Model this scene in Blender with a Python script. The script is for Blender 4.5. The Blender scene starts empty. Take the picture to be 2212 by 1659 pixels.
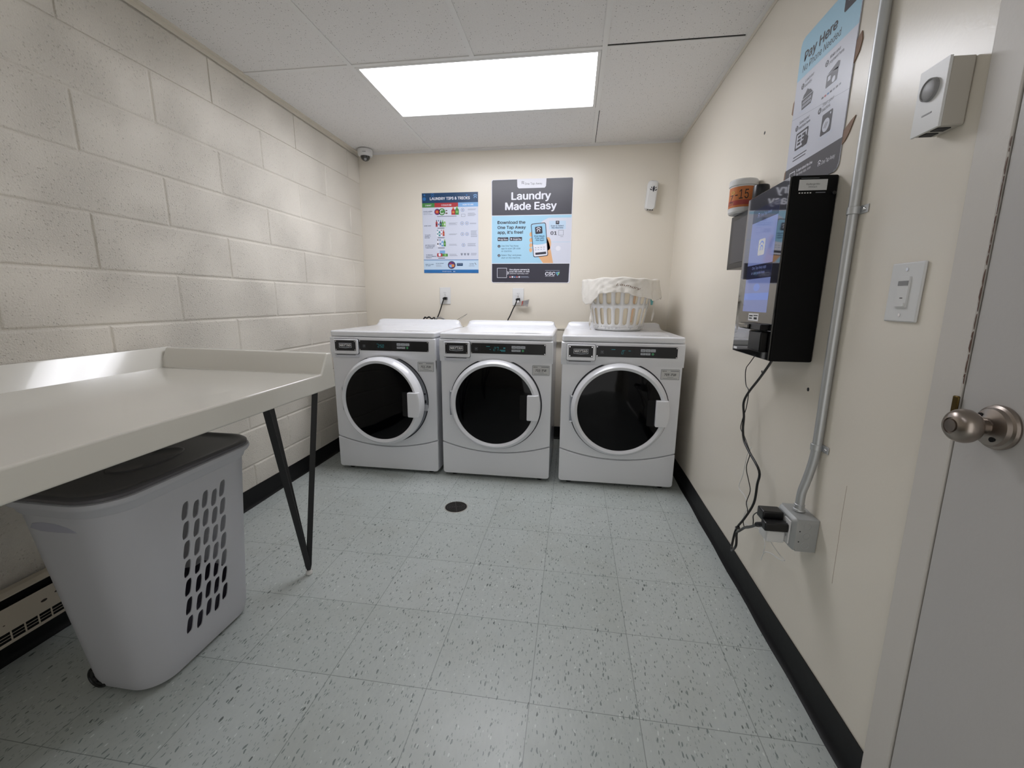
import bpy, math, random, os
from mathutils import Matrix, Vector
PI = math.pi
random.seed(7)
scn = bpy.context.scene
col = scn.collection
# ------------------------------------------------------------------ camera
CAMP = (1.7191, -3.377, 1.1268)
def rotm(y, p, r):
    Rz = Matrix(((math.cos(y), -math.sin(y), 0), (math.sin(y), math.cos(y), 0), (0, 0, 1)))
    Rx = Matrix(((1, 0, 0), (0, math.cos(p), -math.sin(p)), (0, math.sin(p), math.cos(p))))
    Ry = Matrix(((math.cos(r), 0, math.sin(r)), (0, 1, 0), (-math.sin(r), 0, math.cos(r))))
    return Rz @ Rx @ Ry
_R = rotm(.1423, -.1963, -.0091)
cd = bpy.data.cameras.new('camera'); cam = bpy.data.objects.new('camera', cd); col.objects.link(cam)
cd.sensor_fit = 'HORIZONTAL'; cd.sensor_width = 36; cd.lens = 908.9151 / 2212 * 36
cd.clip_start = .02
_rt, _fw, _up = _R.col[0], _R.col[1], _R.col[2]
_m = Matrix((_rt, _up, -_fw)).transposed().to_4x4(); _m.translation = Vector(CAMP)
cam.matrix_world = _m
scn.camera = cam
# ------------------------------------------------------------------ world, exposure, light
LENS_E = 10.6            # radiance of the lens over the washers
REAR_FILL = .14             # output of the added rear fill fixture, relative to the main lens
w = bpy.data.worlds.new('world'); scn.world = w; w.use_nodes = True
w.node_tree.nodes['Background'].inputs[0].default_value = (1, .99, .98, 1)      # added fill light, entering by the opening behind the viewpoint
w.node_tree.nodes['Background'].inputs[1].default_value = 1.3
scn.view_settings.view_transform = 'Standard'; scn.view_settings.look = 'None'
scn.view_settings.gamma = 1; scn.view_settings.use_curve_mapping = False
scn.view_settings.exposure = 0.0
W, H, YF = 2.425, 2.2414, -4.3          # room: x 0..W, y YF..0, z 0..H

# ------------------------------------------------------------------ materials
def lin(c):
    if isinstance(c, str):
        c = tuple(int(c[i:i+2], 16) / 255 for i in (0, 2, 4))
        c = tuple(x / 12.92 if x <= .04045 else ((x + .055) / 1.055) ** 2.4 for x in c)
    return (c[0], c[1], c[2], 1)
class Nt:
    def __init__(s, m): s.t = m.node_tree; s.b = s.t.nodes['Principled BSDF']
    def n(s, typ, ins=None, **kw):
        nd = s.t.nodes.new('ShaderNode' + typ)
        for k, v in kw.items(): setattr(nd, k, v)
        for k, v in (ins or {}).items():
            if hasattr(v, 'is_output'): s.t.links.new(v, nd.inputs[k])
            else: nd.inputs[k].default_value = v
        return nd
    def math(s, op, a, b=0., c=0.):
        return s.n('Math', {0: a, 1: b, 2: c}, operation=op).outputs[0]
    def mix(s, f, a, b, mode='MIX'):
        return s.n('Mix', {0: f, 6: a, 7: b}, data_type='RGBA', blend_type=mode).outputs[2]
    def obj(s, scale=(1, 1, 1)):
        t = s.n('TexCoord').outputs['Object']
        return s.n('Mapping', {0: t, 3: scale}).outputs[0]
    def link(s, o, name): s.t.links.new(o, s.b.inputs[name])
    def bump(s, h, st, dist):
        return s.n('Bump', {'Strength': st, 'Distance': dist, 'Height': h}).outputs[0]
def mat(name, c, rough=.5, metal=0, coat=0, bump=None, emit=None, spec=None, vary=0):
    m = bpy.data.materials.new(name); m.use_nodes = True; q = Nt(m); b = q.b
    b.inputs['Base Color'].default_value = lin(c); b.inputs['Roughness'].default_value = rough
    b.inputs['Metallic'].default_value = metal; b.inputs['Coat Weight'].default_value = coat
    if spec is not None: b.inputs['Specular IOR Level'].default_value = spec
    nz = q.n('TexNoise', {'Vector': q.obj(), 'Scale': bump[0] if bump else 9., 'Detail': 3.}).outputs[0]
    if bump: q.link(q.bump(nz, bump[1], bump[2]), 'Normal')
    # small procedural variation of tone
    f = q.math('MULTIPLY', nz, vary if vary else .03)
    c0 = lin(c); q.link(q.mix(f, c0, (c0[0]*.6, c0[1]*.6, c0[2]*.6, 1)), 'Base Color')
    if emit:
        b.inputs['Emission Color'].default_value = lin(emit[0]); b.inputs['Emission Strength'].default_value = emit[1]
    return m
def block_mat():
    m = mat('painted_block', 'E2DAC6', .38); q = Nt(m); v = q.obj()
    big = q.n('TexNoise', {'Vector': v, 'Scale': 3.2, 'Detail': 2.}).outputs[0]
    amt = q.n('MapRange', {0: big, 1: .35, 2: .65, 3: .35, 4: 1.}).outputs[0]
    n1 = q.n('TexNoise', {'Vector': v, 'Scale': 170., 'Detail': 4., 'Roughness': .7}).outputs[0]
    vo = q.n('TexVoronoi', {'Vector': v, 'Scale': 120.}, feature='F1')
    pit = q.n('MapRange', {0: vo.outputs['Distance'], 1: 0., 2: .35, 3: 0., 4: 1.}).outputs[0]
    rnd = q.n('SeparateColor', {0: vo.outputs['Color']}).outputs[0]
    keep = q.math('GREATER_THAN', rnd, .82)
    pit = q.math('MAXIMUM', pit, q.math('SUBTRACT', 1., keep))
    h = q.math('ADD', q.math('MULTIPLY', n1, .9), q.math('MULTIPLY', pit, .6))
    h = q.math('MULTIPLY', h, amt)
    q.link(q.bump(h, 1., .0075), 'Normal')
    c0 = lin('E9E3D8'); st = q.math('MULTIPLY', q.n('TexNoise', {'Vector': q.obj((1, 1, 2)), 'Scale': 1.3, 'Detail': 3.}).outputs[0], .12)
    q.link(q.mix(st, c0, lin('CAC2B2')), 'Base Color')
    return m
def wall_mat():
    m = mat('painted_wall', 'DDD3BC', .26); q = Nt(m); v = q.obj()
    n1 = q.n('TexNoise', {'Vector': v, 'Scale': 130., 'Detail': 2.}).outputs[0]
    n2 = q.n('TexNoise', {'Vector': v, 'Scale': 2.2, 'Detail': 3.}).outputs[0]
    h = q.math('ADD', q.math('MULTIPLY', n1, .12), n2)
    q.link(q.bump(h, .35, .004), 'Normal')
    q.link(q.mix(q.math('MULTIPLY', n2, .14), lin('E8E1D4'), lin('CBC2B0')), 'Base Color')
    return m
def floor_mat():
    m = mat('vinyl_tile', '9CA5A2', .3); q = Nt(m)
    t = q.n('TexCoord').outputs['Object']
    S = .3048
    sx = q.n('SeparateXYZ', {0: t})
    cx = q.math('DIVIDE', q.math('SUBTRACT', sx.outputs[0], 1.6341 - 20 * S), S)
    cy = q.math('DIVIDE', q.math('SUBTRACT', sx.outputs[1], -1.1608 - 20 * S), S)
    fx, fy = q.math('FRACT', cx), q.math('FRACT', cy)
    ex = q.math('ABSOLUTE', q.math('SUBTRACT', fx, .5)); ey = q.math('ABSOLUTE', q.math('SUBTRACT', fy, .5))
    seam = q.math('GREATER_THAN', q.math('MAXIMUM', ex, ey), .4965)
    ix, iy = q.math('FLOOR', cx), q.math('FLOOR', cy)
    tid = q.n('TexWhiteNoise', {0: q.n('CombineXYZ', {0: ix, 1: iy, 2: 0.}).outputs[0]}, noise_dimensions='3D').outputs[0]
    warp = q.n('TexNoise', {'Vector': t, 'Scale': 25., 'Detail': 2.})
    tv = q.n('VectorMath', {0: t, 1: q.n('VectorMath', {0: warp.outputs['Color'], 'Scale': .018}, operation='SCALE').outputs[0]}, operation='ADD').outputs[0]
    base = q.mix(tid, lin('BCC2C0'), lin('B4BBB8'))
    mott = q.n('TexNoise', {'Vector': q.n('Mapping', {0: tv, 3: (90, 32, 1)}).outputs[0], 'Scale': 1., 'Detail': 4.}).outputs[0]
    base = q.mix(q.n('MapRange', {0: mott, 1: .4, 2: .7, 3: 0., 4: .35}).outputs[0], base, lin('C6CCC7'))
    dirt = q.n('TexNoise', {'Vector': t, 'Scale': 4., 'Detail': 5.}).outputs[0]
    base = q.mix(q.n('MapRange', {0: dirt, 1: .5, 2: .75, 3: 0., 4: .3}).outputs[0], base, lin('A3A59C'))
    def chips(base, sc, off, thr, size, c, rz):
        v = q.n('Mapping', {0: tv, 1: off, 2: (0, 0, rz), 3: sc}).outputs[0]
        vo = q.n('TexVoronoi', {'Vector': v, 'Scale': 1.}, feature='F1', voronoi_dimensions='2D')
        rc = q.n('SeparateColor', {0: vo.outputs['Color']})
        a = q.math('GREATER_THAN', rc.outputs[0], thr)
        r = q.math('MULTIPLY', rc.outputs[1], size)
        b = q.math('LESS_THAN', vo.outputs['Distance'], r)
        return q.mix(q.math('MULTIPLY', q.math('MULTIPLY', a, b), .85), base, lin(c))
    base = chips(base, (135, 40, 1), (0, 0, 0), .74, .33, '6F7977', .12)
    base = chips(base, (190, 64, 1), (3.3, 1.7, 0), .66, .34, '97A09D', -.15)
    base = chips(base, (150, 55, 1), (7.1, 4.2, 0), .93, .32, 'D6DCD8', .2)
    base = chips(base, (95, 34, 1), (11.1, 9.2, 0), .965, .3, '4E5552', .1)
    base = q.mix(q.math('MULTIPLY', seam, .62), base, lin('5F6664'))
    q.link(base, 'Base Color')
    rr = q.n('MapRange', {0: dirt, 1: .3, 2: .7, 3: .28, 4: .42}).outputs[0]
    q.link(rr, 'Roughness')
    q.link(q.bump(q.math('SUBTRACT', q.math('MULTIPLY', warp.outputs[0], .3), seam), .25, .001), 'Normal')
    return m
def tile_mat():
    m = mat('ceiling_tile', 'D2D0CC', .9, spec=.1); q = Nt(m); v = q.obj()
    vo = q.n('TexVoronoi', {'Vector': q.obj((95, 70, 1)), 'Scale': 1.}, feature='F1', voronoi_dimensions='2D')
    rc = q.n('SeparateColor', {0: vo.outputs['Color']})
    hole = q.math('MULTIPLY', q.math('GREATER_THAN', rc.outputs[0], .62), q.math('LESS_THAN', vo.outputs['Distance'], q.math('MULTIPLY', rc.outputs[1], .2)))
    fine = q.n('TexNoise', {'Vector': v, 'Scale': 260., 'Detail': 2.}).outputs[0]
    c = q.mix(q.n('MapRange', {0: fine, 1: .55, 2: .75, 3: 0., 4: .35}).outputs[0], lin('E6E4E1'), lin('BDBBB8'))
    q.link(q.mix(q.math('MULTIPLY', hole, .7), c, lin('8A8682')), 'Base Color')
    q.link(q.bump(q.math('SUBTRACT', fine, hole), .3, .0015), 'Normal')
    return m
def lens_mat(name, E):
    m = bpy.data.materials.new(name); m.use_nodes = True; q = Nt(m)
    q.b.inputs['Base Color'].default_value = (.8, .8, .8, 1); q.b.inputs['Roughness'].default_value = .4
    sx = q.n('SeparateXYZ', {0: q.n('TexCoord').outputs['Object']})
    y = sx.outputs[1]                                    # two tubes run along x behind the prismatic lens
    def tube(c, wd):
        d = q.math('DIVIDE', q.math('SUBTRACT', y, c), wd)
        return q.math('DIVIDE', 1., q.math('ADD', 1., q.math('MULTIPLY', d, d)))
    s = q.math('ADD', tube(-.11, .1), tube(.13, .07))
    ax = q.math('ABSOLUTE', sx.outputs[0])
    endf = q.n('MapRange', {0: ax, 1: .45, 2: .6, 3: 1., 4: .62}).outputs[0]
    s = q.math('MULTIPLY', q.math('ADD', q.math('MULTIPLY', s, .75), .45), endf)
    pr = q.n('TexVoronoi', {'Vector': q.n('Mapping', {0: q.n('TexCoord').outputs['Object'], 3: (170, 170, 1)}).outputs[0], 'Scale': 1.}, voronoi_dimensions='2D').outputs['Distance']
    s = q.math('MULTIPLY', s, q.math('ADD', .9, q.math('MULTIPLY', pr, .15)))
    q.b.inputs['Emission Color'].default_value = (.955, .965, 1.03, 1)
    q.link(q.math('MULTIPLY', s, E), 'Emission Strength')
    return m
def cloth_mat(name, c):
    return mat(name, c, .9, bump=(55, .5, .004), spec=.2, vary=.08)
M = {}
M['block'] = block_mat(); M['wall'] = wall_mat(); M['floor'] = floor_mat(); M['tile'] = tile_mat(); M['lens'] = lens_mat('light_diffuser', LENS_E); M['lens_fill'] = lens_mat('light_diffuser_fill', LENS_E * REAR_FILL)
M['grid'] = mat('grid_enamel', 'E4E3E0', .5)
M['cream'] = mat('cream_trim', 'DDD6C8', .5, bump=(60, .3, .002))
M['black_vinyl'] = mat('black_vinyl', '08080A', .5, bump=(12, .3, .004), spec=.3)
M['enamel'] = mat('washer_enamel', 'ECEDF1', .22, coat=.3)
M['enamel2'] = mat('washer_plastic', 'D6D8DF', .35)
M['seal'] = mat('seal_and_gap_shade', '2A2B33', .6)
M['grey_seal'] = mat('door_seat', '9A9EA6', .5)
M['glass'] = mat('door_glass', '020204', .05, spec=.18)
M['plate'] = mat('black_plate', '17161A', .4)
M['chrome'] = mat('chrome', 'D8D8DA', .18, metal=1)
M['label'] = mat('label_paper', 'CFCFCE', .5)
M['ink'] = mat('black_ink', '1A1A1F', .6)
M['greyink'] = mat('grey_ink', '7E8288', .6)
M['white_print'] = mat('white_print', 'EDEDEE', .5)
M['button'] = mat('button_print', 'B9BDC4', .5)
M['green'] = mat('green_print', '4C9A68', .5)
M['cyan'] = mat('cyan_digits', '2E6E78', .5, emit=('4FB8C0', .16))
M['table'] = mat('table_gelcoat', 'DEDBD2', .13, coat=.4, bump=(3, .08, .004))
M['steel_black'] = mat('black_steel', '121114', .45)
M['felt'] = mat('white_felt', 'DAD8D4', .8)
M['hamper'] = mat('hamper_plastic', 'CDCED4', .45, bump=(300, .1, .0005))
def translucent(m, f, c):                # thin milky plastic lets light through
    q = Nt(m); out = q.t.nodes['Material Output']
    tr = q.n('BsdfTranslucent', {0: lin(c)}).outputs[0]
    q.t.links.new(q.n('MixShader', {0: f, 1: q.b.outputs[0], 2: tr}).outputs[0], out.inputs[0])
translucent(M['hamper'], .13, 'D6D7DC')
M['hamper_in'] = mat('hamper_grip', 'A9AAB8', .45)
M['hlid'] = mat('hamper_lid_plastic', '5A585C', .4)
M['dark'] = mat('dark_void', '0B0B0C', .9)
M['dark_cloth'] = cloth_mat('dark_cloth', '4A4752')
M['heater'] = mat('heater_enamel', 'C9BFAE', .5, bump=(40, .2, .002))
M['fin'] = mat('heater_fin', '3A302B', .7)
M['basket'] = mat('basket_plastic', 'ECEBE8', .35)
M['linen'] = cloth_mat('linen', 'F0ECE4')
M['linen_in'] = cloth_mat('linen_liner', 'EDE3CF')
translucent(M['linen'], .25, 'F0ECE4'); translucent(M['linen_in'], .4, 'F2EAD8'); translucent(M['basket'], .12, 'ECEBE8')
M['peach'] = cloth_mat('peach_cloth', 'E6C3A0')
M['brown_thread'] = mat('brown_thread', '6E4E3A', .8)
M['teal'] = mat('teal_plastic', '6FB4B4', .4)
M['galv'] = mat('galvanised_steel', 'C8CACB', .42, metal=.65, bump=(30, .2, .002), vary=.3)
M['galv2'] = mat('galvanised_box', 'B8BABA', .5, metal=.45, bump=(18, .3, .002), vary=.5)
M['nickel'] = mat('brushed_nickel', '9C928A', .28, metal=1)
M['brass'] = mat('brass', '5E4E2C', .4, metal=1)
M['doorp'] = mat('door_paint', 'C0BDBA', .4, bump=(90, .15, .002))
M['framep'] = mat('frame_paint', 'D2CDC6', .42, bump=(90, .15, .002))
M['pwhite'] = mat('white_plastic', 'DEDEDD', .35)
M['pwhite2'] = mat('cream_plastic', 'B9B4AA', .4)
M['pgrey'] = mat('grey_plastic', '8E8E8E', .4)
M['pblack'] = mat('black_plastic', '0E0E10', .35)
M['kiosk'] = mat('kiosk_powdercoat', '030304', .6, bump=(400, .1, .0004), spec=.2)
M['kblack'] = mat('reader_black', '040405', .3, spec=.25)
M['kfront'] = mat('kiosk_glass', '0A0A0C', .04, coat=1)
M['screen'] = mat('lit_screen', '20263A', .05, emit=('8E9CD8', .42))
M['screen2'] = mat('lit_screen_blue', '20263A', .05, emit=('6F8BD8', .6))
M['screen3'] = mat('lit_screen_dark', '15161F', .05, emit=('2C2F52', .25))
M['orange'] = mat('orange_label', 'C9753A', .5)
M['red'] = mat('red_label', 'A8433A', .5)
M['yellow'] = mat('yellow_label', 'C9B94A', .5)
M['tape'] = mat('brown_tape', '8A6A52', .6, bump=(60, .4, .002))
M['iron'] = mat('drain_iron', '4A4744', .5, metal=.6, vary=.5)
M['patch'] = mat('mortar_white', 'B9B8B0', .8)
M['cream_card'] = mat('silver_card', 'A9A4A0', .35, metal=.3)
# poster inks
for k, c in dict(p_dark='47464F', p_blue='A9D3EA', p_white='E6E7F0', p_lav='D6D9E6', p_skin='E3B184', p_navy='1F4368', p_green='4E8C4A', p_red='B03A40',
                 p_sky='7FAEDE', p_body='D2D7E6', p_blue2='2E6FAE', p_pale='C3D8EC', p_purple='5B3A78', p_teal='3C8C90', p_orange='D98A45', p_pink='C05A70',
                 p_dk2='3A3944', p_lgrn='8FBF6E', p_brown='5E4438', p_grey='8C93A3', p_ph='9CCBE6').items():
    M[k] = mat(k, c, .32)

# ------------------------------------------------------------------ mesh builder
_fonts = {}
def font(kind):
    if kind not in _fonts:
        f = None
        try:
            p = os.path.join(bpy.utils.system_resource('DATAFILES'), 'fonts', 'Inter.woff2')
            if os.path.exists(p): f = bpy.data.fonts.load(p)
        except Exception: f = None
        _fonts[kind] = f
    return _fonts[kind]
_tc = {}
def text_mesh(s, bold):
    k = (s, bold)
    if k not in _tc:
        c = bpy.data.curves.new('t', 'FONT'); c.body = s; c.size = 1; c.resolution_u = 3
        f = font('i')
        if f: c.font = f
        c.offset = 0
        c.fill_mode = 'FRONT'
        o = bpy.data.objects.new('t', c)
        me = bpy.data.meshes.new_from_object(o)
        _tc[k] = ([tuple(v.co) for v in me.vertices], [tuple(p.vertices) for p in me.polygons])
        bpy.data.objects.remove(o); bpy.data.meshes.remove(me); bpy.data.curves.remove(c)
    return _tc[k]
class G:
    def __init__(s): s.v = []; s.f = []; s.m = []; s.mats = []
    def mi(s, m):
        m = M[m] if isinstance(m, str) else m
        if m not in s.mats: s.mats.append(m)
        return s.mats.index(m)
    def add(s, vs, fs, m):
        k = len(s.v); i = s.mi(m)
        s.v += [tuple(v) for v in vs]; s.f += [tuple(a + k for a in f) for f in fs]; s.m += [i] * len(fs)
        return s
    def box(s, x0, x1, y0, y1, z0, z1, m, T=None):
        vs = [Vector((x, y, z)) for x in (x0, x1) for y in (y0, y1) for z in (z0, z1)]
        if T: vs = [T @ v for v in vs]
        return s.add(vs, [(0, 1, 3, 2), (4, 6, 7, 5), (0, 4, 5, 1), (2, 3, 7, 6), (0, 2, 6, 4), (1, 5, 7, 3)], m)
    def loft(s, rings, m, caps=True, closed=True):
        n = len(rings[0]); vs = [p for r in rings for p in r]; fs = []
        for a in range(len(rings) - 1):
            for i in range(n if closed else n - 1):
                j = (i + 1) % n
                fs.append((a*n + i, a*n + j, (a+1)*n + j, (a+1)*n + i))
        if caps: fs.append(tuple(range(n))[::-1]); fs.append(tuple((len(rings)-1)*n + i for i in range(n)))
        return s.add(vs, fs, m)
    def prism(s, poly, f, t0, t1, m):           # f(a,b,t)->xyz
        return s.loft([[f(a, b, t0) for a, b in poly], [f(a, b, t1) for a, b in poly]], m)
    def tube(s, path, r, m, n=10, rect=None):
        P = [Vector(p) for p in path]; rings = []
        up = Vector((0, 0, 1)); prev = None
        for i, p in enumerate(P):
            d = (P[min(i+1, len(P)-1)] - P[max(i-1, 0)]).normalized()
            if prev is None:
                a = d.cross(up)
                if a.length < .1: a = d.cross(Vector((0, 1, 0)))
                a.normalize()
            else:
                a = prev - d * prev.dot(d); a.normalize()
            prev = a; b = d.cross(a)
            rr = r[i] if isinstance(r, (list, tuple)) else r
            if rect: rings.append([p + a*sx*rect[0] + b*sy*rect[1] for sx, sy in ((-1, -1), (1, -1), (1, 1), (-1, 1))])
            else: rings.append([p + (a*math.cos(2*PI*k/n) + b*math.sin(2*PI*k/n)) * rr for k in range(n)])
        return s.loft(rings, m)
    def lathe(s, prof, o, ax, m, n=48, caps=True):   # prof (r,h); ax unit axis
        ax = Vector(ax).normalized(); a = ax.orthogonal().normalized(); b = ax.cross(a); o = Vector(o)
        return s.loft([[o + ax*h + (a*math.cos(2*PI*k/n) + b*math.sin(2*PI*k/n))*max(r, 1e-5) for k in range(n)] for r, h in prof], m, caps)
    def build(s, name, parent=None, bevel=0, smooth=30, solid=0, seg=2, sub=0, weld=0):
        me = bpy.data.meshes.new(name); me.from_pydata(s.v, [], s.f); me.update()
        for m in s.mats: me.materials.append(m)
        me.polygons.foreach_set('material_index', s.m)
        import bmesh
        b = bmesh.new(); b.from_mesh(me)
        if weld: bmesh.ops.remove_doubles(b, verts=b.verts, dist=weld)
        bmesh.ops.recalc_face_normals(b, faces=b.faces); b.to_mesh(me); b.free()
        if smooth:
            me.polygons.foreach_set('use_smooth', [True] * len(me.polygons))
            me.set_sharp_from_angle(angle=math.radians(smooth))
        o = bpy.data.objects.new(name, me); col.objects.link(o)
        if parent: o.parent = parent
        if solid:
            md = o.modifiers.new('solid', 'SOLIDIFY'); md.thickness = solid; md.offset = 0
        if sub:
            md = o.modifiers.new('sub', 'SUBSURF'); md.levels = sub; md.render_levels = sub
        if bevel:
            md = o.modifiers.new('bevel', 'BEVEL'); md.width = bevel; md.segments = seg; md.limit_method = 'ANGLE'; md.angle_limit = math.radians(40)
            md.harden_normals = False
        return o
def thing(name, label, cat, loc=(0, 0, 0), rz=0, group=None, rot=None):
    o = bpy.data.objects.new(name, None); col.objects.link(o); o.location = loc
    o.rotation_euler = rot if rot else (0, 0, rz); o.empty_display_size = .05
    return tag(o, label, cat, group)
def tag(o, label, cat, group=None):
    o['label'] = label; o['category'] = cat
    if group: o['group'] = group
    return o
def struct(o): o['kind'] = 'structure'; return o
def rrect(x0, x1, y0, y1, r, n=5):
    out = []
    for cx, cy, a0 in ((x1-r, y1-r, 0), (x0+r, y1-r, 90), (x0+r, y0+r, 180), (x1-r, y0+r, 270)):
        for k in range(n+1):
            a = math.radians(a0 + 90*k/n); out.append((cx + r*math.cos(a), cy + r*math.sin(a)))
    return out
def circ(cx, cy, r, n=24, ry=None): return [(cx + r*math.cos(2*PI*k/n), cy + (ry or r)*math.sin(2*PI*k/n)) for k in range(n)]
XZ = lambda a, b, t: (a, t, b)
XY = lambda a, b, t: (a, b, t)
YZ = lambda a, b, t: (t, a, b)
def catmull(pts, k=6):
    P = [Vector(p) for p in pts]; out = []
    for i in range(len(P) - 1):
        p0, p1, p2, p3 = P[max(i-1, 0)], P[i], P[i+1], P[min(i+2, len(P)-1)]
        for j in range(k):
            t = j / k
            out.append(.5*((2*p1) + (p2-p0)*t + (2*p0-5*p1+4*p2-p3)*t*t + (-p0+3*p1-3*p2+p3)*t**3))
    out.append(P[-1]); return out
def CAP():
    vs, _ = text_mesh('H', False); return max(v[1] for v in vs)
class Canvas:
    """flat print on a face: o origin, u right, v up, n outward; units in metres per canvas px"""
    def __init__(s, g, o, u, v, n, su=1., sv=None, x0=0., y0=0., flip=True):
        s.g = g; s.o = Vector(o); s.u = Vector(u); s.v = Vector(v); s.n = Vector(n)
        s.su = su; s.sv = sv or su; s.x0 = x0; s.y0 = y0; s.fl = -1 if flip else 1; s.step = .00012
    def P(s, x, y, l): return s.o + s.u*((x-s.x0)*s.su) + s.v*((y-s.y0)*s.sv*s.fl) + s.n*(l*s.step)
    def poly(s, pts, m, l=1): s.g.add([s.P(x, y, l) for x, y in pts], [tuple(range(len(pts)))], m); return s
    def rect(s, x0, y0, x1, y1, m, l=1, r=0):
        a, b, c, d = min(x0, x1), max(x0, x1), min(y0, y1), max(y0, y1)
        return s.poly(rrect(a, b, c, d, r) if r else [(a, c), (b, c), (b, d), (a, d)], m, l)
    def circle(s, x, y, r, m, l=1, n=24, ry=None): return s.poly(circ(x, y, r, n, ry), m, l)
    def ring(s, x, y, r0, r1, m, l=1, a0=0, a1=360, n=24):
        for k in range(n):
            a, b = math.radians(a0+(a1-a0)*k/n), math.radians(a0+(a1-a0)*(k+1)/n)
            s.poly([(x+r0*math.cos(a), y+r0*math.sin(a)), (x+r1*math.cos(a), y+r1*math.sin(a)), (x+r1*math.cos(b), y+r1*math.sin(b)), (x+r0*math.cos(b), y+r0*math.sin(b))], m, l)
        return s
    def line(s, x0, y0, x1, y1, wd, m, l=1):
        dx, dy = x1-x0, y1-y0; L = math.hypot(dx, dy) or 1; nx, ny = -dy/L*wd/2, dx/L*wd/2
        return s.poly([(x0+nx, y0+ny), (x1+nx, y1+ny), (x1-nx, y1-ny), (x0-nx, y0-ny)], m, l)
    def frame(s, x0, y0, x1, y1, wd, m, l=1):
        s.rect(x0, y0, x1, y0+wd, m, l); s.rect(x0, y1-wd, x1, y1, m, l); s.rect(x0, y0, x0+wd, y1, m, l); return s.rect(x1-wd, y0, x1, y1, m, l)
    def text(s, t, x, y, h, m, l=1, w=None, bold=False, align='l', shear=0):
        """baseline at y; h = cap height in canvas px; w = total width to fit"""
        vs, fs = text_mesh(t, bold)
        if not vs: return s
        xa, xb = min(v[0] for v in vs), max(v[0] for v in vs)
        k = h / CAP(); kx = (w / (xb - xa)) if w else k
        W_ = (xb - xa) * kx
        off = x if align == 'l' else (x - W_/2 if align == 'c' else x - W_)
        for ox, oy in (((-.026, 0), (.026, 0), (0, .018), (0, -.018)) if bold else ((0, 0),)):
            s.g.add([s.P(off + (v[0]-xa+ox)*kx + shear*v[1]*k, y + ((v[1]+oy)*k)*(-1)*(1 if s.fl < 0 else -1), l) for v in vs], fs, m)
            l += .06
        return s
    def scribble(s, x0, y0, x1, n, dy, h, m, l=1, rnd=.25):
        for i in range(n):
            s.rect(x0, y0+i*dy, x1 - (x1-x0)*random.random()*rnd, y0+i*dy+h, m, l)
        return s
def arch(c, x, y, s, m, l):           # the double-arch logo
    c.ring(x, y, s*.72, s, m, l, 200, 340, 14); c.ring(x, y+s*.42, s*.38, s*.66, m, l, 180, 360, 12)
    c.rect(x-s*.66, y+s*.42, x-s*.38, y+s*.8, m, l); c.rect(x+s*.38, y+s*.42, x+s*.66, y+s*.8, m, l)

# ================================================================== ROOM
g = G(); g.box(0, W, YF, 0, -.1, 0, 'floor'); struct(g.build('floor', smooth=0))
# left wall of painted blocks: real joints
BZ, BH, BL, BY = 2.0208, .1999, .6133, .1274
g = G(); g.box(-.15, -.0047, YF, 0, 0, H + .1, 'block')
def joint_w(kind): return {0: (.003, .008)}.get(kind, (.003, .009))
for k in range(-1, 11):
    zt, zb = BZ - (k-1)*BH - 0, BZ - k*BH
    zt = min(zt, H + .02); zb = max(zb, 0)
    if zt - zb < .02: continue
    n = -3
    off = 0 if k % 2 == 1 else .5
    for n in range(-2, 9):
        y1 = BY - (n + off) * BL; y0 = y1 - BL
        y1 = min(y1, 0); y0 = max(y0, YF)
        if y1 - y0 < .02: continue
        rnd = random.Random(k*31 + n)
        d0 = .0048                                 # joint depth; the upper courses are nearly filled with paint
        eb = .0045 if k == 0 else rnd.choice((.009, .010, .011)); et = .0045 if k == 1 else .010
        ev = rnd.choice((.006, .009, .011, .012)) if k > 0 else .004
        e = .0022
        def rg(x, m0): return [(x, y0+e+(ev-e)*m0, zb+e+(eb-e)*m0), (x, y1-e-(ev-e)*m0, zb+e+(eb-e)*m0), (x, y1-e-(ev-e)*m0, zt-e-(et-e)*m0), (x, y0+e+(ev-e)*m0, zt-e-(et-e)*m0)]
        o, a, b = rg(-d0, 0), rg(-d0*.22, .62), rg(0, 1)
        g.add(o + a + b, [(0, 1, 5, 4), (1, 2, 6, 5), (2, 3, 7, 6), (3, 0, 4, 7), (4, 5, 9, 8), (5, 6, 10, 9), (6, 7, 11, 10), (7, 4, 8, 11), (8, 9, 10, 11)], 'block')
struct(g.build('wall_left', smooth=0))
g = G(); g.box(-.15, W + .15, 0, .12, 0, H + .1, 'wall'); struct(g.build('wall_back', smooth=0))
OX0, OX1, OZ = 1.35, 2.3, 2.1             # unseen opening, added to let the fill light in
g = G(); g.box(-.15, OX0, YF - .12, YF, 0, H + .1, 'wall'); g.box(OX1, W + .15, YF - .12, YF, 0, H + .1, 'wall'); g.box(OX0, OX1, YF - .12, YF, OZ, H + .1, 'wall'); struct(g.build('wall_front', smooth=0))
DY0, DY1, DZ = -2.482, -3.50, 2.08        # door frame outer edges
g = G(); g.box(W, W + .12, DY0 - .012, 0, 0, H + .1, 'wall'); g.box(W, W + .12, DY1, DY0 - .012, DZ, H + .1, 'wall'); g.box(W, W + .12, YF, DY1, 0, H + .1, 'wall')
for y, z, r in ((-1.469, 1.771, .006), (-2.024, .872, .006), (-1.703, .873, .005)):
    g.prism(circ(y, z, r, 10), YZ, W - .0006, W + .001, 'ink')
g.tube([(W, -2.262, .67), (W, -2.263, .58), (W, -2.266, .52), (W, -2.268, .45), (W, -2.27, .396)], .0004, 'tape', 6)
struct(g.build('wall_right', smooth=0))
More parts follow.
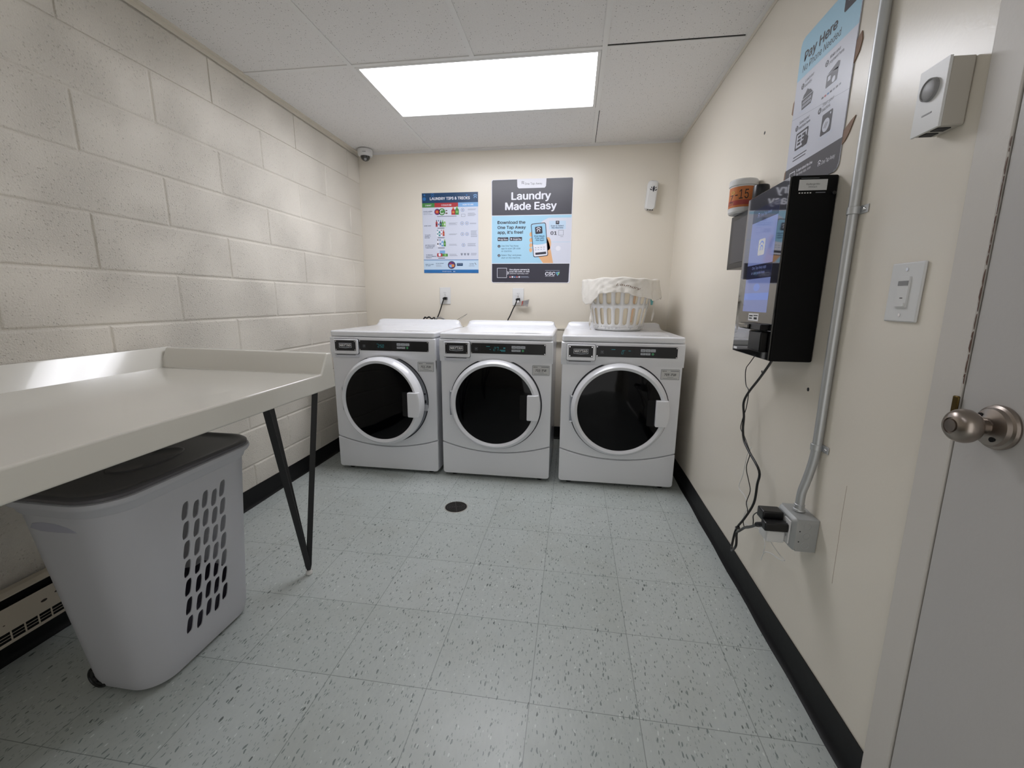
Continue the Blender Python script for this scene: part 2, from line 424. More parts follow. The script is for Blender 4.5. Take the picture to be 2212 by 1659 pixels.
# ceiling tiles on a grid, the light's cell left open
GX, GY = .594, -1.194
g = G()
def ctile(x0, x1, y0, y1): g.box(x0+.002, x1-.002, y0+.002, y1-.002, H + .004, H + .018, 'tile')
for x0, x1 in ((0, GX), (GX + 1.2192, W)): ctile(x0, x1, GY, 0)
ctile(GX, GX + 1.2192, GY + .61, 0)
for j in range(3):
    ya = GY - 1.2192*(j+1); yb = GY - 1.2192*j
    for x0, x1 in ((0, GX), (GX, GX + .6096), (GX + .6096, GX + 1.2192), (GX + 1.2192, W)):
        if yb > YF and not (j == 1 and x0 == GX): ctile(x0, x1, max(ya, YF), yb)
g.box(-.1, W + .1, YF - .1, .1, H + .12, H + .14, 'dark')
struct(g.build('ceiling', smooth=0))
g = G(); b = .0115
def tbar(x0, x1, y0, y1): g.box(x0, x1, y0, y1, H, H + .0045, 'grid')
tbar(.02, W - .02, GY - b, GY + b)
tbar(GX - b, GX + b, GY + b, -.02); tbar(GX + 1.2192 - b, GX + 1.2192 + b, GY + b, -.02)
tbar(GX + b, GX + 1.2192 - b, GY + .61 - b, GY + .61 + b)
for j in (1, 2): tbar(.02, W - .02, GY - 1.2192*j - b, GY - 1.2192*j + b)
for x in (GX, GX + .6096, GX + 1.2192): tbar(x - b, x + b, YF + .02, GY - b)
g.box(GX + 1.2192 + b, W - .025, GY - b - .006, GY - b - .0005, H + .0025, H + .0038, 'dark')      # dark strips painting the shade in the gap where a tile sits high
g.box(GX + 1.2192 + b + .0003, GX + 1.2192 + b + .004, GY + .65, -.025, H + .0025, H + .0038, 'dark')
struct(g.build('trim_1', smooth=0))
g = G()       # wall angle
g.box(.001, .021, YF + .001, -.001, H - .0015, H + .004, 'cream'); g.box(.001, .003, YF + .001, -.001, H - .022, H - .0015, 'cream')
g.box(W - .021, W - .001, YF + .001, -.001, H - .0015, H + .004, 'grid'); g.box(W - .003, W - .001, YF + .001, -.001, H - .018, H - .0015, 'cream')
g.box(.021, W - .021, -.021, -.001, H - .0015, H + .004, 'grid'); g.box(.003, W - .003, -.003, -.001, H - .012, H - .0015, 'grid')
struct(g.build('trim_2', smooth=0))
# black vinyl cove base
def base(name, f, a0, a1):
    prof = [(.000, .1016), (.003, .1016), (.0035, .02), (.006, .010), (.014, .003), (.018, .0005), (0, .0005)]
    g = G(); n = 24; rings = []
    for i in range(n+1):
        a = a0 + (a1-a0)*i/n; wv = .0018*math.sin(i*1.7)
        rings.append([f(a, d + (wv if z < .02 and d > 0 else 0) + .0006, z + (.0015*math.sin(i*.9) if z > .05 else 0)) for d, z in prof])
    g.loft(rings, 'black_vinyl'); return struct(g.build(name, smooth=40))
base('baseboard_left', lambda a, d, z: (d, a, z), -.02, YF + .02)
base('baseboard_right', lambda a, d, z: (W - d, a, z), -.02, DY0 + .002)
base('baseboard_back', lambda a, d, z: (a, -d, z), .02, W - .02)
# ---------------- door and frame in the right wall
g = G(); fw = .067
g.box(W - .006, W + .10, DY0 - fw, DY0, 0, DZ, 'framep'); g.box(W - .006, W + .10, DY1, DY1 + fw, 0, DZ, 'framep'); g.box(W - .006, W + .10, DY1 + fw, DY0 - fw, DZ - fw, DZ, 'framep')
fr = struct(g.build('trim_3', bevel=.002))
ey = DY0 - fw - .0035
g = G(); g.box(W - .004, W + .041, DY1 + fw + .003, ey, .008, DZ - fw - .003, 'doorp')
door = struct(g.build('door_1', bevel=.002))
g = G(); g.box(W + .041, W + .095, DY1 + fw + .0005, DY0 - fw - .0005, .0, DZ - fw - .001, 'dark'); g.build('door_stop', door)
g = G()                                   # chipped paint and dark wood along the edge
z = .985; rc_ = random.Random(4)
while z < 1.40:
    L_ = rc_.uniform(.006, .03); wd_ = rc_.uniform(.0008, .0035) * (1.4 - z + .25) / .55
    g.prism([(ey + .0012, z), (ey + .0012 + wd_, z + L_*.3), (ey + .0012 + wd_*.7, z + L_*.8), (ey + .0012, z + L_)], YZ, W - .0068, W - .0058, 'p_brown')
    if rc_.random() < .5: g.prism([(ey + .0012 + wd_, z), (ey + .003 + wd_, z + L_*.4), (ey + .0015 + wd_, z + L_*.8)], YZ, W - .0066, W - .0060, 'pwhite')
    z += L_ * rc_.uniform(.85, 1.3)
g.build('chipped_paint', door, smooth=0)
g = G(); g.box(W - .0105, W - .0062, ey + .0005, ey + .013, .925, .962, 'brass'); g.build('strike_plate', door, bevel=.002)
KY, KZ = -2.628, .925
g = G()
g.lathe([(.0001, .0), (.0365, .0), (.0375, .004), (.036, .008), (.032, .010), (.030, .016), (.0165, .021), (.0150, .0215), (.0001, .0215)], (W - .004, KY, KZ), (-1, 0, 0), 'nickel', 64)
for a in (50, 235):
    g.lathe([(.0001, .0), (.0042, 0), (.0042, .002), (.0001, .002)], (W - .0225, KY + .022*math.cos(math.radians(a)), KZ + .022*math.sin(math.radians(a))), (-1, 0, 0), 'dark', 16)
rose = g.build('knob_rose', door)
g = G()
g.lathe([(.0001, .020), (.0125, .020), (.0125, .036), (.0170, .037), (.0245, .0415), (.0280, .048), (.0287, .054), (.0275, .060), (.0245, .066), (.0195, .0705), (.0135, .0725), (.0125, .0702), (.0110, .0705), (.0105, .0732), (.0001, .0738)], (W - .004, KY, KZ), (-1, 0, 0), 'nickel', 64)
g.build('door_knob', door)
for o_ in (fr, door):                     # the frame leans a little, as hung
    o_.rotation_euler = (-.027, 0, 0); o_.location = (0, 0, -.0672)
# ---------------- raceway ledge behind the machines
g = G(); g.box(.02, W - .002, -.028, -.001, .818, .905, 'cream'); g.box(.02, W - .002, -.034, -.001, .905, .918, 'cream'); g.box(.02, W - .002, -.034, -.001, .806, .818, 'cream')
struct(g.build('trim_4', bevel=.002))

# ================================================================== CEILING LIGHT
def troffer(label, loc, rz, lens):
    lt = thing('ceiling_light', label, 'light', loc, rz)
    g = G(); X, Y = .597, .292
    for a in ((-X, X, -Y, -Y+.016), (-X, X, Y-.016, Y), (-X, -X+.016, -Y+.016, Y-.016), (X-.016, X, -Y+.016, Y-.016)): g.box(*a, -.001, .012, 'grid')
    for a in ((-X, X, -Y, -Y+.004), (-X, X, Y-.004, Y), (-X, -X+.004, -Y+.004, Y-.004), (X-.004, X, -Y+.004, Y-.004)): g.box(*a, .012, .09, 'grid')
    g.box(-X, X, -Y, Y, .09, .095, 'grid'); g.build('light_frame', lt, bevel=.0015)
    g = G(); g.box(-X+.014, X-.014, -Y+.014, Y-.014, .006, .009, lens); g.build('diffuser', lt, smooth=0)
troffer('lit rectangular fluorescent light panel set flush in the ceiling above the washers', (1.2036, -.889, H), 0, 'lens')
troffer('added fill light panel, unseen, behind the viewpoint over the table side', (GX + .3048, GY - 1.2192*1.5, H), PI/2, 'lens_fill')  # unseen fixture added to brighten the near part of the room

# ================================================================== WASHERS
seam = lambda x: .176 + .058*(x/.343)**2
def seg_digits(c, s, x, y, h, m, l):
    segs = {'0': 'abcdef', '2': 'abged', '5': 'afgcd', '7': 'abc'}
    wd = h*.5; t = h*.1
    for ch in s:
        if ch == '.': c.rect(x - h*.12, y-t, x-h*.02, y, m, l); continue
        L = {'a': (0, h, wd, h), 'b': (wd, h, wd, h/2), 'c': (wd, h/2, wd, 0), 'd': (0, 0, wd, 0), 'e': (0, h/2, 0, 0), 'f': (0, h, 0, h/2), 'g': (0, h/2, wd, h/2)}
        for q in segs[ch]:
            a, b_, cc, d = L[q]; c.line(x + a + .15*b_, y - b_, x + cc + .15*d, y - d, t, m, l)
        x += wd*1.55
def washer(xc, label, digits, idt, ajar=0):
    T = thing('washing_machine', label, 'washing machine', (xc, -.88, 0), group='white front-load washers in a row against the back wall')
    hw = .343
    g = G(); g.box(-hw + .001, hw - .001, .016, .655, .025, .892, 'enamel'); g.build('cabinet', T, bevel=.006)
    for sx in (-1, 1):
        for y in (.05, .6):
            g = G(); g.lathe([(.018, 0), (.02, .004), (.012, .010), (.012, .026)], (sx*.28, y, 0), (0, 0, 1), 'pblack', 20); g.build('foot', T)
    # kick panel
    n = 32
    top = [(hw - 2*hw*i/n, seam(hw - 2*hw*i/n) - .003) for i in range(n+1)]
    bot = [(-hw + .012*(1-math.sin(t*PI/8)) , .022 + .012*(1-math.cos(t*PI/8))) for t in range(4, -1, -1)]
    bot = [(-hw, .04), (-hw+.002, .031), (-hw+.008, .024), (-hw+.018, .021)]
    poly = top + bot + [(-a, z) for a, z in bot[::-1]]
    g = G(); g.prism(poly, XZ, -.001, .016, 'enamel'); g.build('kick_panel', T, bevel=.0035)
    # front panel with round opening
    N = 128; cz = .4925; R = .287; outer = []; inner = []
    for k in range(N):
        a = 2*PI*k/N; ca, sa = math.cos(a), math.sin(a)
        lo, hi = R, 1.
        inside = lambda r: abs(r*ca) <= hw and cz + r*sa <= .787 and cz + r*sa >= seam(min(hw, max(-hw, r*ca))) + .003
        for _ in range(30):
            mdl = (lo+hi)/2
            if inside(mdl): lo = mdl
            else: hi = mdl
        outer.append((lo*ca, cz + lo*sa)); inner.append((R*ca, cz + R*sa))
    g = G()
    g.loft([[(a, .016, z) for a, z in outer], [(a, .003, z) for a, z in outer], [(a*.994, 0, cz+(z-cz)*.994) for a, z in outer],
            [(a*1.004, 0, cz + (z-cz)*1.004) for a, z in inner], [(a, .003, z) for a, z in inner], [(a*.985, .05, cz+(z-cz)*.985) for a, z in inner]], 'enamel', caps=False)
    for sx in (1, -1):                   # corner infill above and below
        pass
    g.box(-hw, hw, .004, .016, .70, .79, 'enamel')
    g.box(-hw, hw, .0095, .016, .232, .30, 'enamel')
    g.build('front_panel', T, smooth=35)
    g = G(); g.lathe([(.2845, .0), (.287, .012), (.2, .045), (.0001, .05)], (0, .004, cz), (0, 1, 0), 'grey_seal' if ajar else 'seal', 96, caps=False)
    g.lathe([(.2895, .003), (.2895, -.002), (.283, -.002), (.283, .003)], (0, 0, cz), (0, 1, 0), 'seal', 96, caps=False)  # dark ring painted for the shaded gap around the door
    if ajar:
        g.lathe([(.252, -.0012), (.2885, -.0012)], (0, 0, cz), (0, 1, 0), 'grey_seal', 96, caps=False)
        g.box(.262, .272, -.004, .004, .535, .545, 'seal'); g.box(.266, .276, -.006, .006, .48, .50, 'seal')
        g.box(.255, .285, -.003, .0, .43, .47, 'enamel2')
    g.build('door_seat_gap', T)
    # lid
    g = G(); g.prism(rrect(-.346, .346, -.012, .672, .016, 4), XY, .894, .930, 'enamel'); g.build('lid', T, bevel=.009, seg=3)
    g = G(); cv = Canvas(g, (0, 0, .9301), (1, 0, 0), (0, 1, 0), (0, 0, 1), flip=False)
    cv.text('Turn on the washing', -.12, .07, .016, 'p_sky', w=.2)
    g.build('printed_notice', T, smooth=0); g = G(); cv.g = g
    cv.rect(.10, .05, .27, .10, 'label'); cv.scribble(.11, .056, .26, 4, .01, .004, 'greyink', 2); cv.line(.02, .14, .05, .07, .002, 'greyink')
    g.build('lid_sticker', T, smooth=0)
    g = G(); rings = []
    for i in range(41):
        x = -.335 + .67*i/40; e = min(1, (.335 - abs(x))/.05); h = .018 + .030*math.sqrt(max(0, 1-(1-e)**2))
        if e <= 0: h = .004
        rings.append([(x, .585, .928), (x, .612, .930 + h*.10), (x, .632, .930 + h*.45), (x, .642, .930 + h*.93), (x, .650, .930 + h), (x, .664, .930 + h), (x, .668, .930 + h*.95), (x, .668, .928)])
    g.loft(rings, 'enamel'); g.build('backsplash', T, smooth=40)
    # control fascia
    prof = [(.016, .892), (-.006, .892), (-.013, .886), (-.018, .802), (-.014, .790), (-.003, .764), (-.001, .756), (.016, .756)]
    g = G(); rings = []
    for x, k in ((-.349, .35), (-.346, .9), (-.342, 1), (.342, 1), (.346, .9), (.349, .35)):
        rings.append([(x, y if y > 0 else y*k, z) for y, z in prof])
    g.loft(rings, 'enamel'); g.build('fascia', T, smooth=25)
    # coin box
    g = G(); g.prism(rrect(-.320, -.150, .783, .881, .01), XZ, -.0215, -.004, 'seal'); g.prism(rrect(-.318, -.152, .785, .879, .009), XZ, -.028, -.010, 'enamel')
    cb = g.build('coin_box', T, bevel=.003)
    g = G(); g.prism(rrect(-.316, -.154, .762, .783, .008), XZ, -.0165, -.002, 'enamel2'); g.box(-.305, -.175, -.0175, -.010, .777, .781, 'dark'); g.build('coin_tray', T, bevel=.002)
    g = G(); g.prism(rrect(-.305, -.166, .806, .871, .002), XZ, -.0295, -.027, 'plate')
    cv = Canvas(g, (0, -.0296, 0), (1, 0, 0), (0, 0, 1), (0, -1, 0), flip=False)
    cv.poly([(-.278, .826), (-.2355, .822), (-.193, .826), (-.193, .854), (-.278, .854)], 'button', 1)
    cv.poly([(-.2755, .8285), (-.2355, .8248), (-.1955, .8285), (-.1955, .8515), (-.2755, .8515)], 'plate', 2)
    cv.text('MAYTAG', -.2355, .834, .0135, 'white_print', 3, w=.072, bold=True, align='c'); cv.line(-.26, .8305, -.21, .8305, .0012, 'button', 3)
    cv.line(-.272, .8498, -.199, .8498, .0012, 'button', 3)
    for x in (-.299, -.172):
        for z in (.812, .865): cv.circle(x, z, .0032, 'chrome', 2, 12)
    g.build('logo_plate', cb, smooth=0)
    # display plate
    g = G(); g.prism(rrect(-.147, .305, .810, .873, .003), XZ, -.0205, -.012, 'plate')
    dp = g.build('display_panel', T, bevel=.001)
    g = G(); cv = Canvas(g, (0, -.0206, 0), (1, 0, 0), (0, 0, 1), (0, -1, 0), flip=False)
    cv.frame(-.122, .829, -.106, .846, .0012, 'greyink', 1); cv.rect(-.118, .835, -.110, .841, 'greyink', 1)
    cv.rect(-.085, .815, .07, .868, 'pblack', 1); cv.rect(.195, .815, .30, .868, 'pblack', 1)
    for x0, x1, z0, z1 in ((.102, .128, .844, .860), (.130, .156, .844, .860), (.158, .184, .844, .860), (.102, .128, .826, .838), (.130, .156, .826, .838)):
        cv.rect(x0, z0, x1, z1, 'button', 2); cv.rect(x0+.004, z0+.005, x1-.004, z0+.009, 'greyink', 3)
    cv.circle(.170, .832, .0072, 'green', 2, 20)
    for x in (-.142, .300):
        for z in (.815, .868): cv.circle(x, z, .003, 'chrome', 2, 12)
    g.build('button_print', dp, smooth=0)
    g = G(); cv = Canvas(g, (0, -.0206, 0), (1, 0, 0), (0, 0, 1), (0, -1, 0))
    cv.y0 = 0
    if digits == '2.50':
        seg_digits(cv, '2', -.022, -.831, .017, 'cyan', 3); seg_digits(cv, '50', -.007, -.831, .017, 'cyan', 3); cv.rect(-.03, -.853, -.018, -.851, 'cyan', 3)
    elif digits == '27':
        seg_digits(cv, '27', -.008, -.829, .021, 'cyan', 3)
        for a in ((-.052, -.855, -.03, -.852), (-.032, -.837, -.024, -.834), (.052, -.849, .064, -.842), (.03, -.835, .064, -.831), (.038, -.828, .064, -.825), (.012, -.852, .024, -.850)): cv.rect(*a, 'cyan', 3)
    else:
        seg_digits(cv, '0', -.004, -.829, .017, 'cyan', 3)
        for a in ((-.062, -.855, -.04, -.852), (.0, -.851, .016, -.849), (.034, -.849, .046, -.846)): cv.rect(*a, 'cyan', 3)
    g.build('display_digits', dp, smooth=0)
    # id label
    g = G(); g.prism(rrect(.226, .330, .684, .744, .004), XZ, -.0012, .001, 'greyink')
    cv = Canvas(g, (0, -.0013, 0), (1, 0, 0), (0, 0, 1), (0, -1, 0), flip=False)
    cv.rect(.228, .686, .328, .742, 'label', 1, .003); cv.text('CSC #', .232, .731, .006, 'ink', 2, bold=True); cv.scribble(.28, .733, .325, 1, 1, .004, 'greyink', 2, 0)
    cv.text(idt, .279, .707, .0125, 'ink', 2, w=.066, align='c', bold=True)
    cv.rect(.262, .699, .296, .701, 'greyink', 2); cv.rect(.238, .691, .318, .693, 'greyink', 2); cv.rect(.25, .722, .305, .723, 'greyink', 2)
    g.build('id_label', T, smooth=0)
    # door, hinged on its left edge
    hx = -.283
    D = G(); D.lathe([(.281, .012), (.282, -.022), (.279, -.030), (.262, -.050), (.2595, -.0505), (.247, -.044), (.2445, -.042), (.2435, -.036), (.2435, .012)], (-hx, 0, 0), (0, 1, 0), 'enamel', 128, caps=False)
    D.lathe([(.2435, .010), (.0001, .010)], (-hx, 0, 0), (0, 1, 0), 'seal', 64, caps=False)
    d = D.build('door', T, smooth=22); d.location = (hx, 0, cz); d.rotation_euler = (0, 0, -ajar)
    g = G(); g.lathe([(.2445, -.038), (.24, -.0385), (.16, -.0405), (.0001, -.042)], (-hx, 0, 0), (0, 1, 0), 'glass', 96, caps=False)
    g.build('door_glass', d, smooth=60)
    g = G(); g.prism(rrect(.158, .206, -.080, .074, .008), lambda a, b_, t: (a - hx, t, b_), -.0425, -.040, 'dark')
    g.build('finger_recess', d, bevel=.001)
    hp = [(.203, .0735), (.205, .077), (.2715, .077), (.2795, .040), (.2815, 0), (.2795, -.045), (.270, -.079), (.207, -.079), (.203, -.075)]
    g = G(); g.loft([[(a - hx, -.030, b_) for a, b_ in hp], [(a - hx, -.056, b_) for a, b_ in hp], [(min(a, .258) + (.258-a)*0 - hx, -.064, b_*.985) for a, b_ in hp]], 'enamel')
    g.build('door_handle', d, bevel=.003)
    g = G(); g.box(-.006, .010, -.014, .002, -.080, .078, 'grey_seal'); g.box(-.002, .016, -.018, -.006, .070, .079, 'enamel'); g.box(-.006, .012, -.016, -.004, -.086, -.078, 'enamel')
    g.build('door_hinge', d, bevel=.003)
    return T
washer(.538, 'white front-load washer with its round door ajar, next to the folding table, tag 711-FVF', '2.50', '711-FVF', math.radians(6))
washer(1.258, 'middle white front-load washer, door shut, display reading 27, tag 710-FVF', '27', '710-FVF')
washer(2.004, 'white front-load washer under the laundry basket beside the right wall, tag 709-FVF', '0', '709-FVF')

# ================================================================== FOLDING TABLE
T = thing('folding_table', 'glossy off-white laundry folding table with raised edges against the block wall', 'table', (0, 0, 0))
g = G()
s1 = [(-3.35, .777), (-3.35, .842), (-1.915, .842), (-1.872, .914), (-1.866, .918), (-1.844, .918), (-1.838, .914), (-1.822, .777)]
s0 = [(-3.35, .777), (-3.35, .842), (-1.880, .842), (-1.840, .916), (-1.833, .920), (-1.808, .920), (-1.804, .916), (-1.800, .777)]
g.loft([[(.0245, y, z) for y, z in s0], [(.775, y, z) for y, z in s1]], 'table'); g.build('tabletop', T, bevel=.007, seg=4, smooth=40)
g = G(); g.loft([[(.003, y, .777), (.024, y, .777), (.048, y, .8405), (.046, y, .8440), (.009, y, .915), (.006, y, .920), (.003, y, .920)] for y in (-3.35, -1.800)], 'table'); g.build('back_splash', T, bevel=.002)
def leg(F, tops, wide=((.81, .59), (.81, .59), (.81, .59))):
    g = G()
    for (x, y), wd in zip(tops, wide):
        w_ = Vector((wd[0], wd[1], 0)); rings = []
        for P_, h_ in ((Vector((x, y, .776)), .0105), (Vector((F[0] + (x-F[0])*.06, F[1] + (y-F[1])*.06, .075)), .0105), (Vector((F[0] + (x-F[0])*.03, F[1] + (y-F[1])*.03, .042)), .0098), (Vector((F[0], F[1], .020)), .007)):
            n_ = Vector((-w_.y, w_.x, 0))
            rings.append([P_ + w_*h_*sx + n_*.0035*sy for sx, sy in ((-1, -1), (1, -1), (1, 1), (-1, 1))])
        g.loft(rings, 'steel_black')
    cx = sum(t[0] for t in tops)/3; cy = sum(t[1] for t in tops)/3
    g.prism([(x + (x-cx)*.15, y + (y-cy)*.15) for x, y in tops], XY, .770, .7765, 'steel_black')
    lg = g.build('leg', T, bevel=.0012)
    g = G(); g.lathe([(.010, 0), (.0125, .003), (.0125, .013), (.009, .0195)], (F[0], F[1], .0), (0, 0, 1), 'felt', 20); g.build('foot_pad', lg)
leg((.668, -1.947), ((.735, -1.905), (.735, -2.175), (.57, -1.955)))
leg((.668, -3.2), ((.735, -3.03), (.735, -3.30), (.57, -3.28)))

# ================================================================== HAMPER
HP = thing('laundry_hamper', 'tall light grey plastic laundry hamper with dark lid under the folding table', 'hamper', (0, 0, 0))
hz0, hz1 = .012, .615
def hsec(t, n=10, gx=0):           # section at height fraction t
    x0, x1 = .332 - .050*t + gx*-1, .578 + .026*t + gx
    y0, y1 = -2.528 - .060*t - gx, -2.135 + .050*t + gx
    return rrect(x0, x1, y0, y1, .078 + .020*t, n)
n = 10; L = []
ts = [k/24 for k in range(25)]
g = G(); ring = []
for t in ts:
    ins = .012*(1 - min(1, t/.05))**2
    ring.append([(x + (.455-x)*ins*3, y + (-2.33-y)*ins*2, hz0 + (hz1-hz0)*t) for x, y in hsec(t, n)])
m = len(ring[0])
# +x flat side runs from the last corner (x1,y0) end to first corner (x1,y1) start: index m-1 -> 0
for a in range(len(ring) - 1):
    for i in range(m - 1):
        g.add([ring[a][i], ring[a][i+1], ring[a+1][i+1], ring[a+1][i]], [(0, 1, 2, 3)], 'hamper')
g.add(ring[0], [tuple(range(m))], 'hamper')
def side(s, z):                    # s 0..1 from near end to far end, z world -> point on the +x face
    t = (z - hz0)/(hz1 - hz0); sec = hsec(max(0, t), n); ins = .012*(1 - min(1, max(t, 0)/.05))**2
    a, b_ = sec[m-1], sec[0]; x, y = a[0] + (b_[0]-a[0])*s, a[1] + (b_[1]-a[1])*s
    return (x + (.455-x)*ins*3, y + (-2.33-y)*ins*2, z)
cols = [(-2.376, -2.401), (-2.340, -2.366), (-2.306, -2.331), (-2.273, -2.299), (-2.240, -2.266)]
zt = (.506, .494, .509, .499, .515); zb = (.138, .128, .143, .135, .152)
def yspan(z): 
    t = (z - hz0)/(hz1-hz0); sec = hsec(t, n); return sec[m-1][1], sec[0][1]
def s_of(y, z): a, b_ = yspan(z); return (y - a)/(b_ - a)
holes = {}
cz_ = [[zt[c] + (zb[c]-zt[c])*r/6 for r in range(7)] for c in range(5)]
# cells per column, each with one S-shaped opening
cb_ = []
for c in range(5):
    edge = []
    for r in range(8):
        z = cz_[c][0] + (zt[c]-zb[c])/12 - (zt[c]-zb[c])/6*r
        edge.append(z)
    cb_.append(edge)
def colx(c, z):                    # y of column centre at z
    f = (zt[c]-z)/(zt[c]-zb[c]); return cols[c][0] + (cols[c][1]-cols[c][0])*f
def bnd(k, z):                     # y of boundary k (0..5)
    if k == 0: return colx(0, z) - .0175
    if k == 5: return colx(4, z) + .0175
    return (colx(k-1, z) + colx(k, z))/2
def Pn(y, z): return side(s_of(y, z), z)
for c in range(5):
    for r in range(7):
        z1_, z0_ = cb_[c][r], cb_[c][r+1]; zc = cz_[c][r]; K = 40; inn = []; out = []
        for k in range(K):
            a = 2*PI*k/K; ca, sa = math.cos(a), math.sin(a)
            pw = 5.5 if ca*sa > 0 else 2.4; rr = (abs(ca)**pw + abs(sa)**pw)**(-1/pw)
            yy, zz = rr*ca*.0112, rr*sa*.0250
            q = zz/.0245
            yy += .0014*math.sin(q*PI*.9); zz += yy*.22
            inn.append((yy, zz))
            mx = max(abs(ca), abs(sa)); out.append((ca/mx, sa/mx))
        vi = [Pn(colx(c, zc + zz) + yy, zc + zz) for yy, zz in inn]
        vo = []
        for u_, v_ in out:
            z = zc + v_*(z1_ - z0_)/2; ya, yb = bnd(c, z), bnd(c+1, z); vo.append(Pn(ya + (yb-ya)*(u_+1)/2, z))
        vn = [(x_ - .0032, y_, z_) for x_, y_, z_ in vi]
        g.add(vo + vi + vn, [(a_*K + k, a_*K + (k+1) % K, (a_+1)*K + (k+1) % K, (a_+1)*K + k) for a_ in range(2) for k in range(K)], 'hamper')
    # above and below this column
    for zz0, zz1 in ((hz0, cb_[c][7]), (cb_[c][0], hz1)):
        S = 8
        for k in range(S):
            za, zb_ = zz0 + (zz1-zz0)*k/S, zz0 + (zz1-zz0)*(k+1)/S
            g.add([Pn(bnd(c, za), za), Pn(bnd(c+1, za), za), Pn(bnd(c+1, zb_), zb_), Pn(bnd(c, zb_), zb_)], [(0, 1, 2, 3)], 'hamper')
S = 24
for k in range(S):
    za, zb_ = hz0 + (hz1-hz0)*k/S, hz0 + (hz1-hz0)*(k+1)/S
    g.add([side(0, za), Pn(bnd(0, za), za), Pn(bnd(0, zb_), zb_), side(0, zb_)], [(0, 1, 2, 3)], 'hamper')
    g.add([Pn(bnd(5, za), za), side(1, za), side(1, zb_), Pn(bnd(5, zb_), zb_)], [(0, 1, 2, 3)], 'hamper')
g.build('hamper_body', HP, smooth=50, weld=.0004)
# raised rim of each opening (bright edge)
g = G()
def ringsec(off, z): 
    return [(x, y, z) for x, y in hsec(1, n, off)]
g.loft([ringsec(-.001, .585), ringsec(.003, .590), ringsec(.006, .604), ringsec(.014, .612), ringsec(.017, .619), ringsec(.016, .628), ringsec(.008, .632), ringsec(.002, .632)], 'hamper', caps=False)
g.build('hamper_rim', HP, smooth=50)
g = G()
g.loft([ringsec(.013, .6325), ringsec(.013, .640), ringsec(.008, .645), ringsec(0, .6455), ringsec(-.006, .643), ringsec(-.012, .6395), ringsec(-.03, .6385), ringsec(-.06, .6385)], 'hlid', caps=True)
hl = g.build('hamper_lid', HP, smooth=40)
g = G(); cx, cy = .443, -2.33
g.loft([[(cx + a*k, cy + b_*k, z) for a, b_ in circ(0, 0, .055, 32, .10)] for k, z in ((1.12, .6386), (1.08, .6415), (1, .6415), (.96, .6392), (.4, .6388))], 'hlid')
g.build('lid_grip', hl, smooth=40)
g = G()       # grip opening on the near end
pts = [(.368, .548), (.378, .562), (.41, .568), (.45, .566), (.485, .557), (.508, .544), (.45, .541), (.40, .541)]
g.prism(pts, XZ, -2.5835, -2.579, 'hamper_in'); g.build('end_grip', HP, bevel=.002)
for y in (-2.522, -2.150):
    sg = -1 if y < -2.3 else 1
    g = G(); g.lathe([(.012, .0), (.013, .003), (.024, .002), (.026, .004), (.030, .004), (.034, .001), (.035, -.004), (.035, -.030), (.032, -.034), (.012, -.034)], (.382, y, .0352), (0, sg, .0), 'pblack', 32)
    wh = g.build('wheel', HP)
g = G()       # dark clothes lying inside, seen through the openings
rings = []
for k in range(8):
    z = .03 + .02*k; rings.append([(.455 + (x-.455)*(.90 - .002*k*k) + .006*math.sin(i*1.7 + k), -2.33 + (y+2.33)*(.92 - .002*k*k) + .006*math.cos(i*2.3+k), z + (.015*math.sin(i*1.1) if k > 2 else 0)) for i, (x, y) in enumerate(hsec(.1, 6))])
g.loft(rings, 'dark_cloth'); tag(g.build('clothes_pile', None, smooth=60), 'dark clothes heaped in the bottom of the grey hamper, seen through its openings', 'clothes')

# ================================================================== BASEBOARD HEATER
HT = thing('baseboard_heater', 'cream metal baseboard heater on the block wall behind the hamper', 'heater', (0, 0, 0))
ya, yb = -4.2, -2.0
g = G()
g.loft([[(.0185, y, .245), (.045, y, .245), (.060, y, .236), (.060, y, .232), (.0185, y, .2405)] for y in (ya, yb)], 'heater')
g.box(.0185, .022, ya, yb, .060, .2395, 'dark'); g.build('heater_back', HT, bevel=.001)  # back plate coloured near-black for the shade inside the slot
g = G(); g.box(.060, .0625, ya, yb, .128, .205, 'heater'); g.box(.060, .0625, ya, yb, .088, .098, 'heater')
cvs = Canvas(g, (.0626, -2.41, .165), (0, 1, 0), (0, 0, 1), (1, 0, 0), flip=False)
for x, y, r in ((.0, 0, .009), (.035, .008, .006), (.05, .010, .004), (.075, .016, .006), (-.1, -.01, .003)): cvs.circle(x, y, r, 'fin', 1, 9, r*.5)
g.build('heater_front', HT, bevel=.001)
g = G(); y = ya
while y < yb: g.box(.0595, .0615, y, y + .0035, .096, .130, 'heater'); y += .034
for z in (.107, .117): g.tube([(.060, ya, z), (.060, yb, z)], .0009, 'heater', 6)
g.build('heater_grille', HT, smooth=0)
g = G(); g.tube([(.04, ya + .02, .165), (.04, yb - .02, .165)], .011, 'fin', 12)
y = ya + .05
while y < yb - .05: g.box(.026, .056, y, y + .001, .140, .190, 'fin'); y += .02
g.build('heating_element', HT, smooth=0)
for ye in (ya - .004, yb): G().box(.0188, .0622, ye, ye + .004, .062, .244, 'heater').build('end_cap', HT)

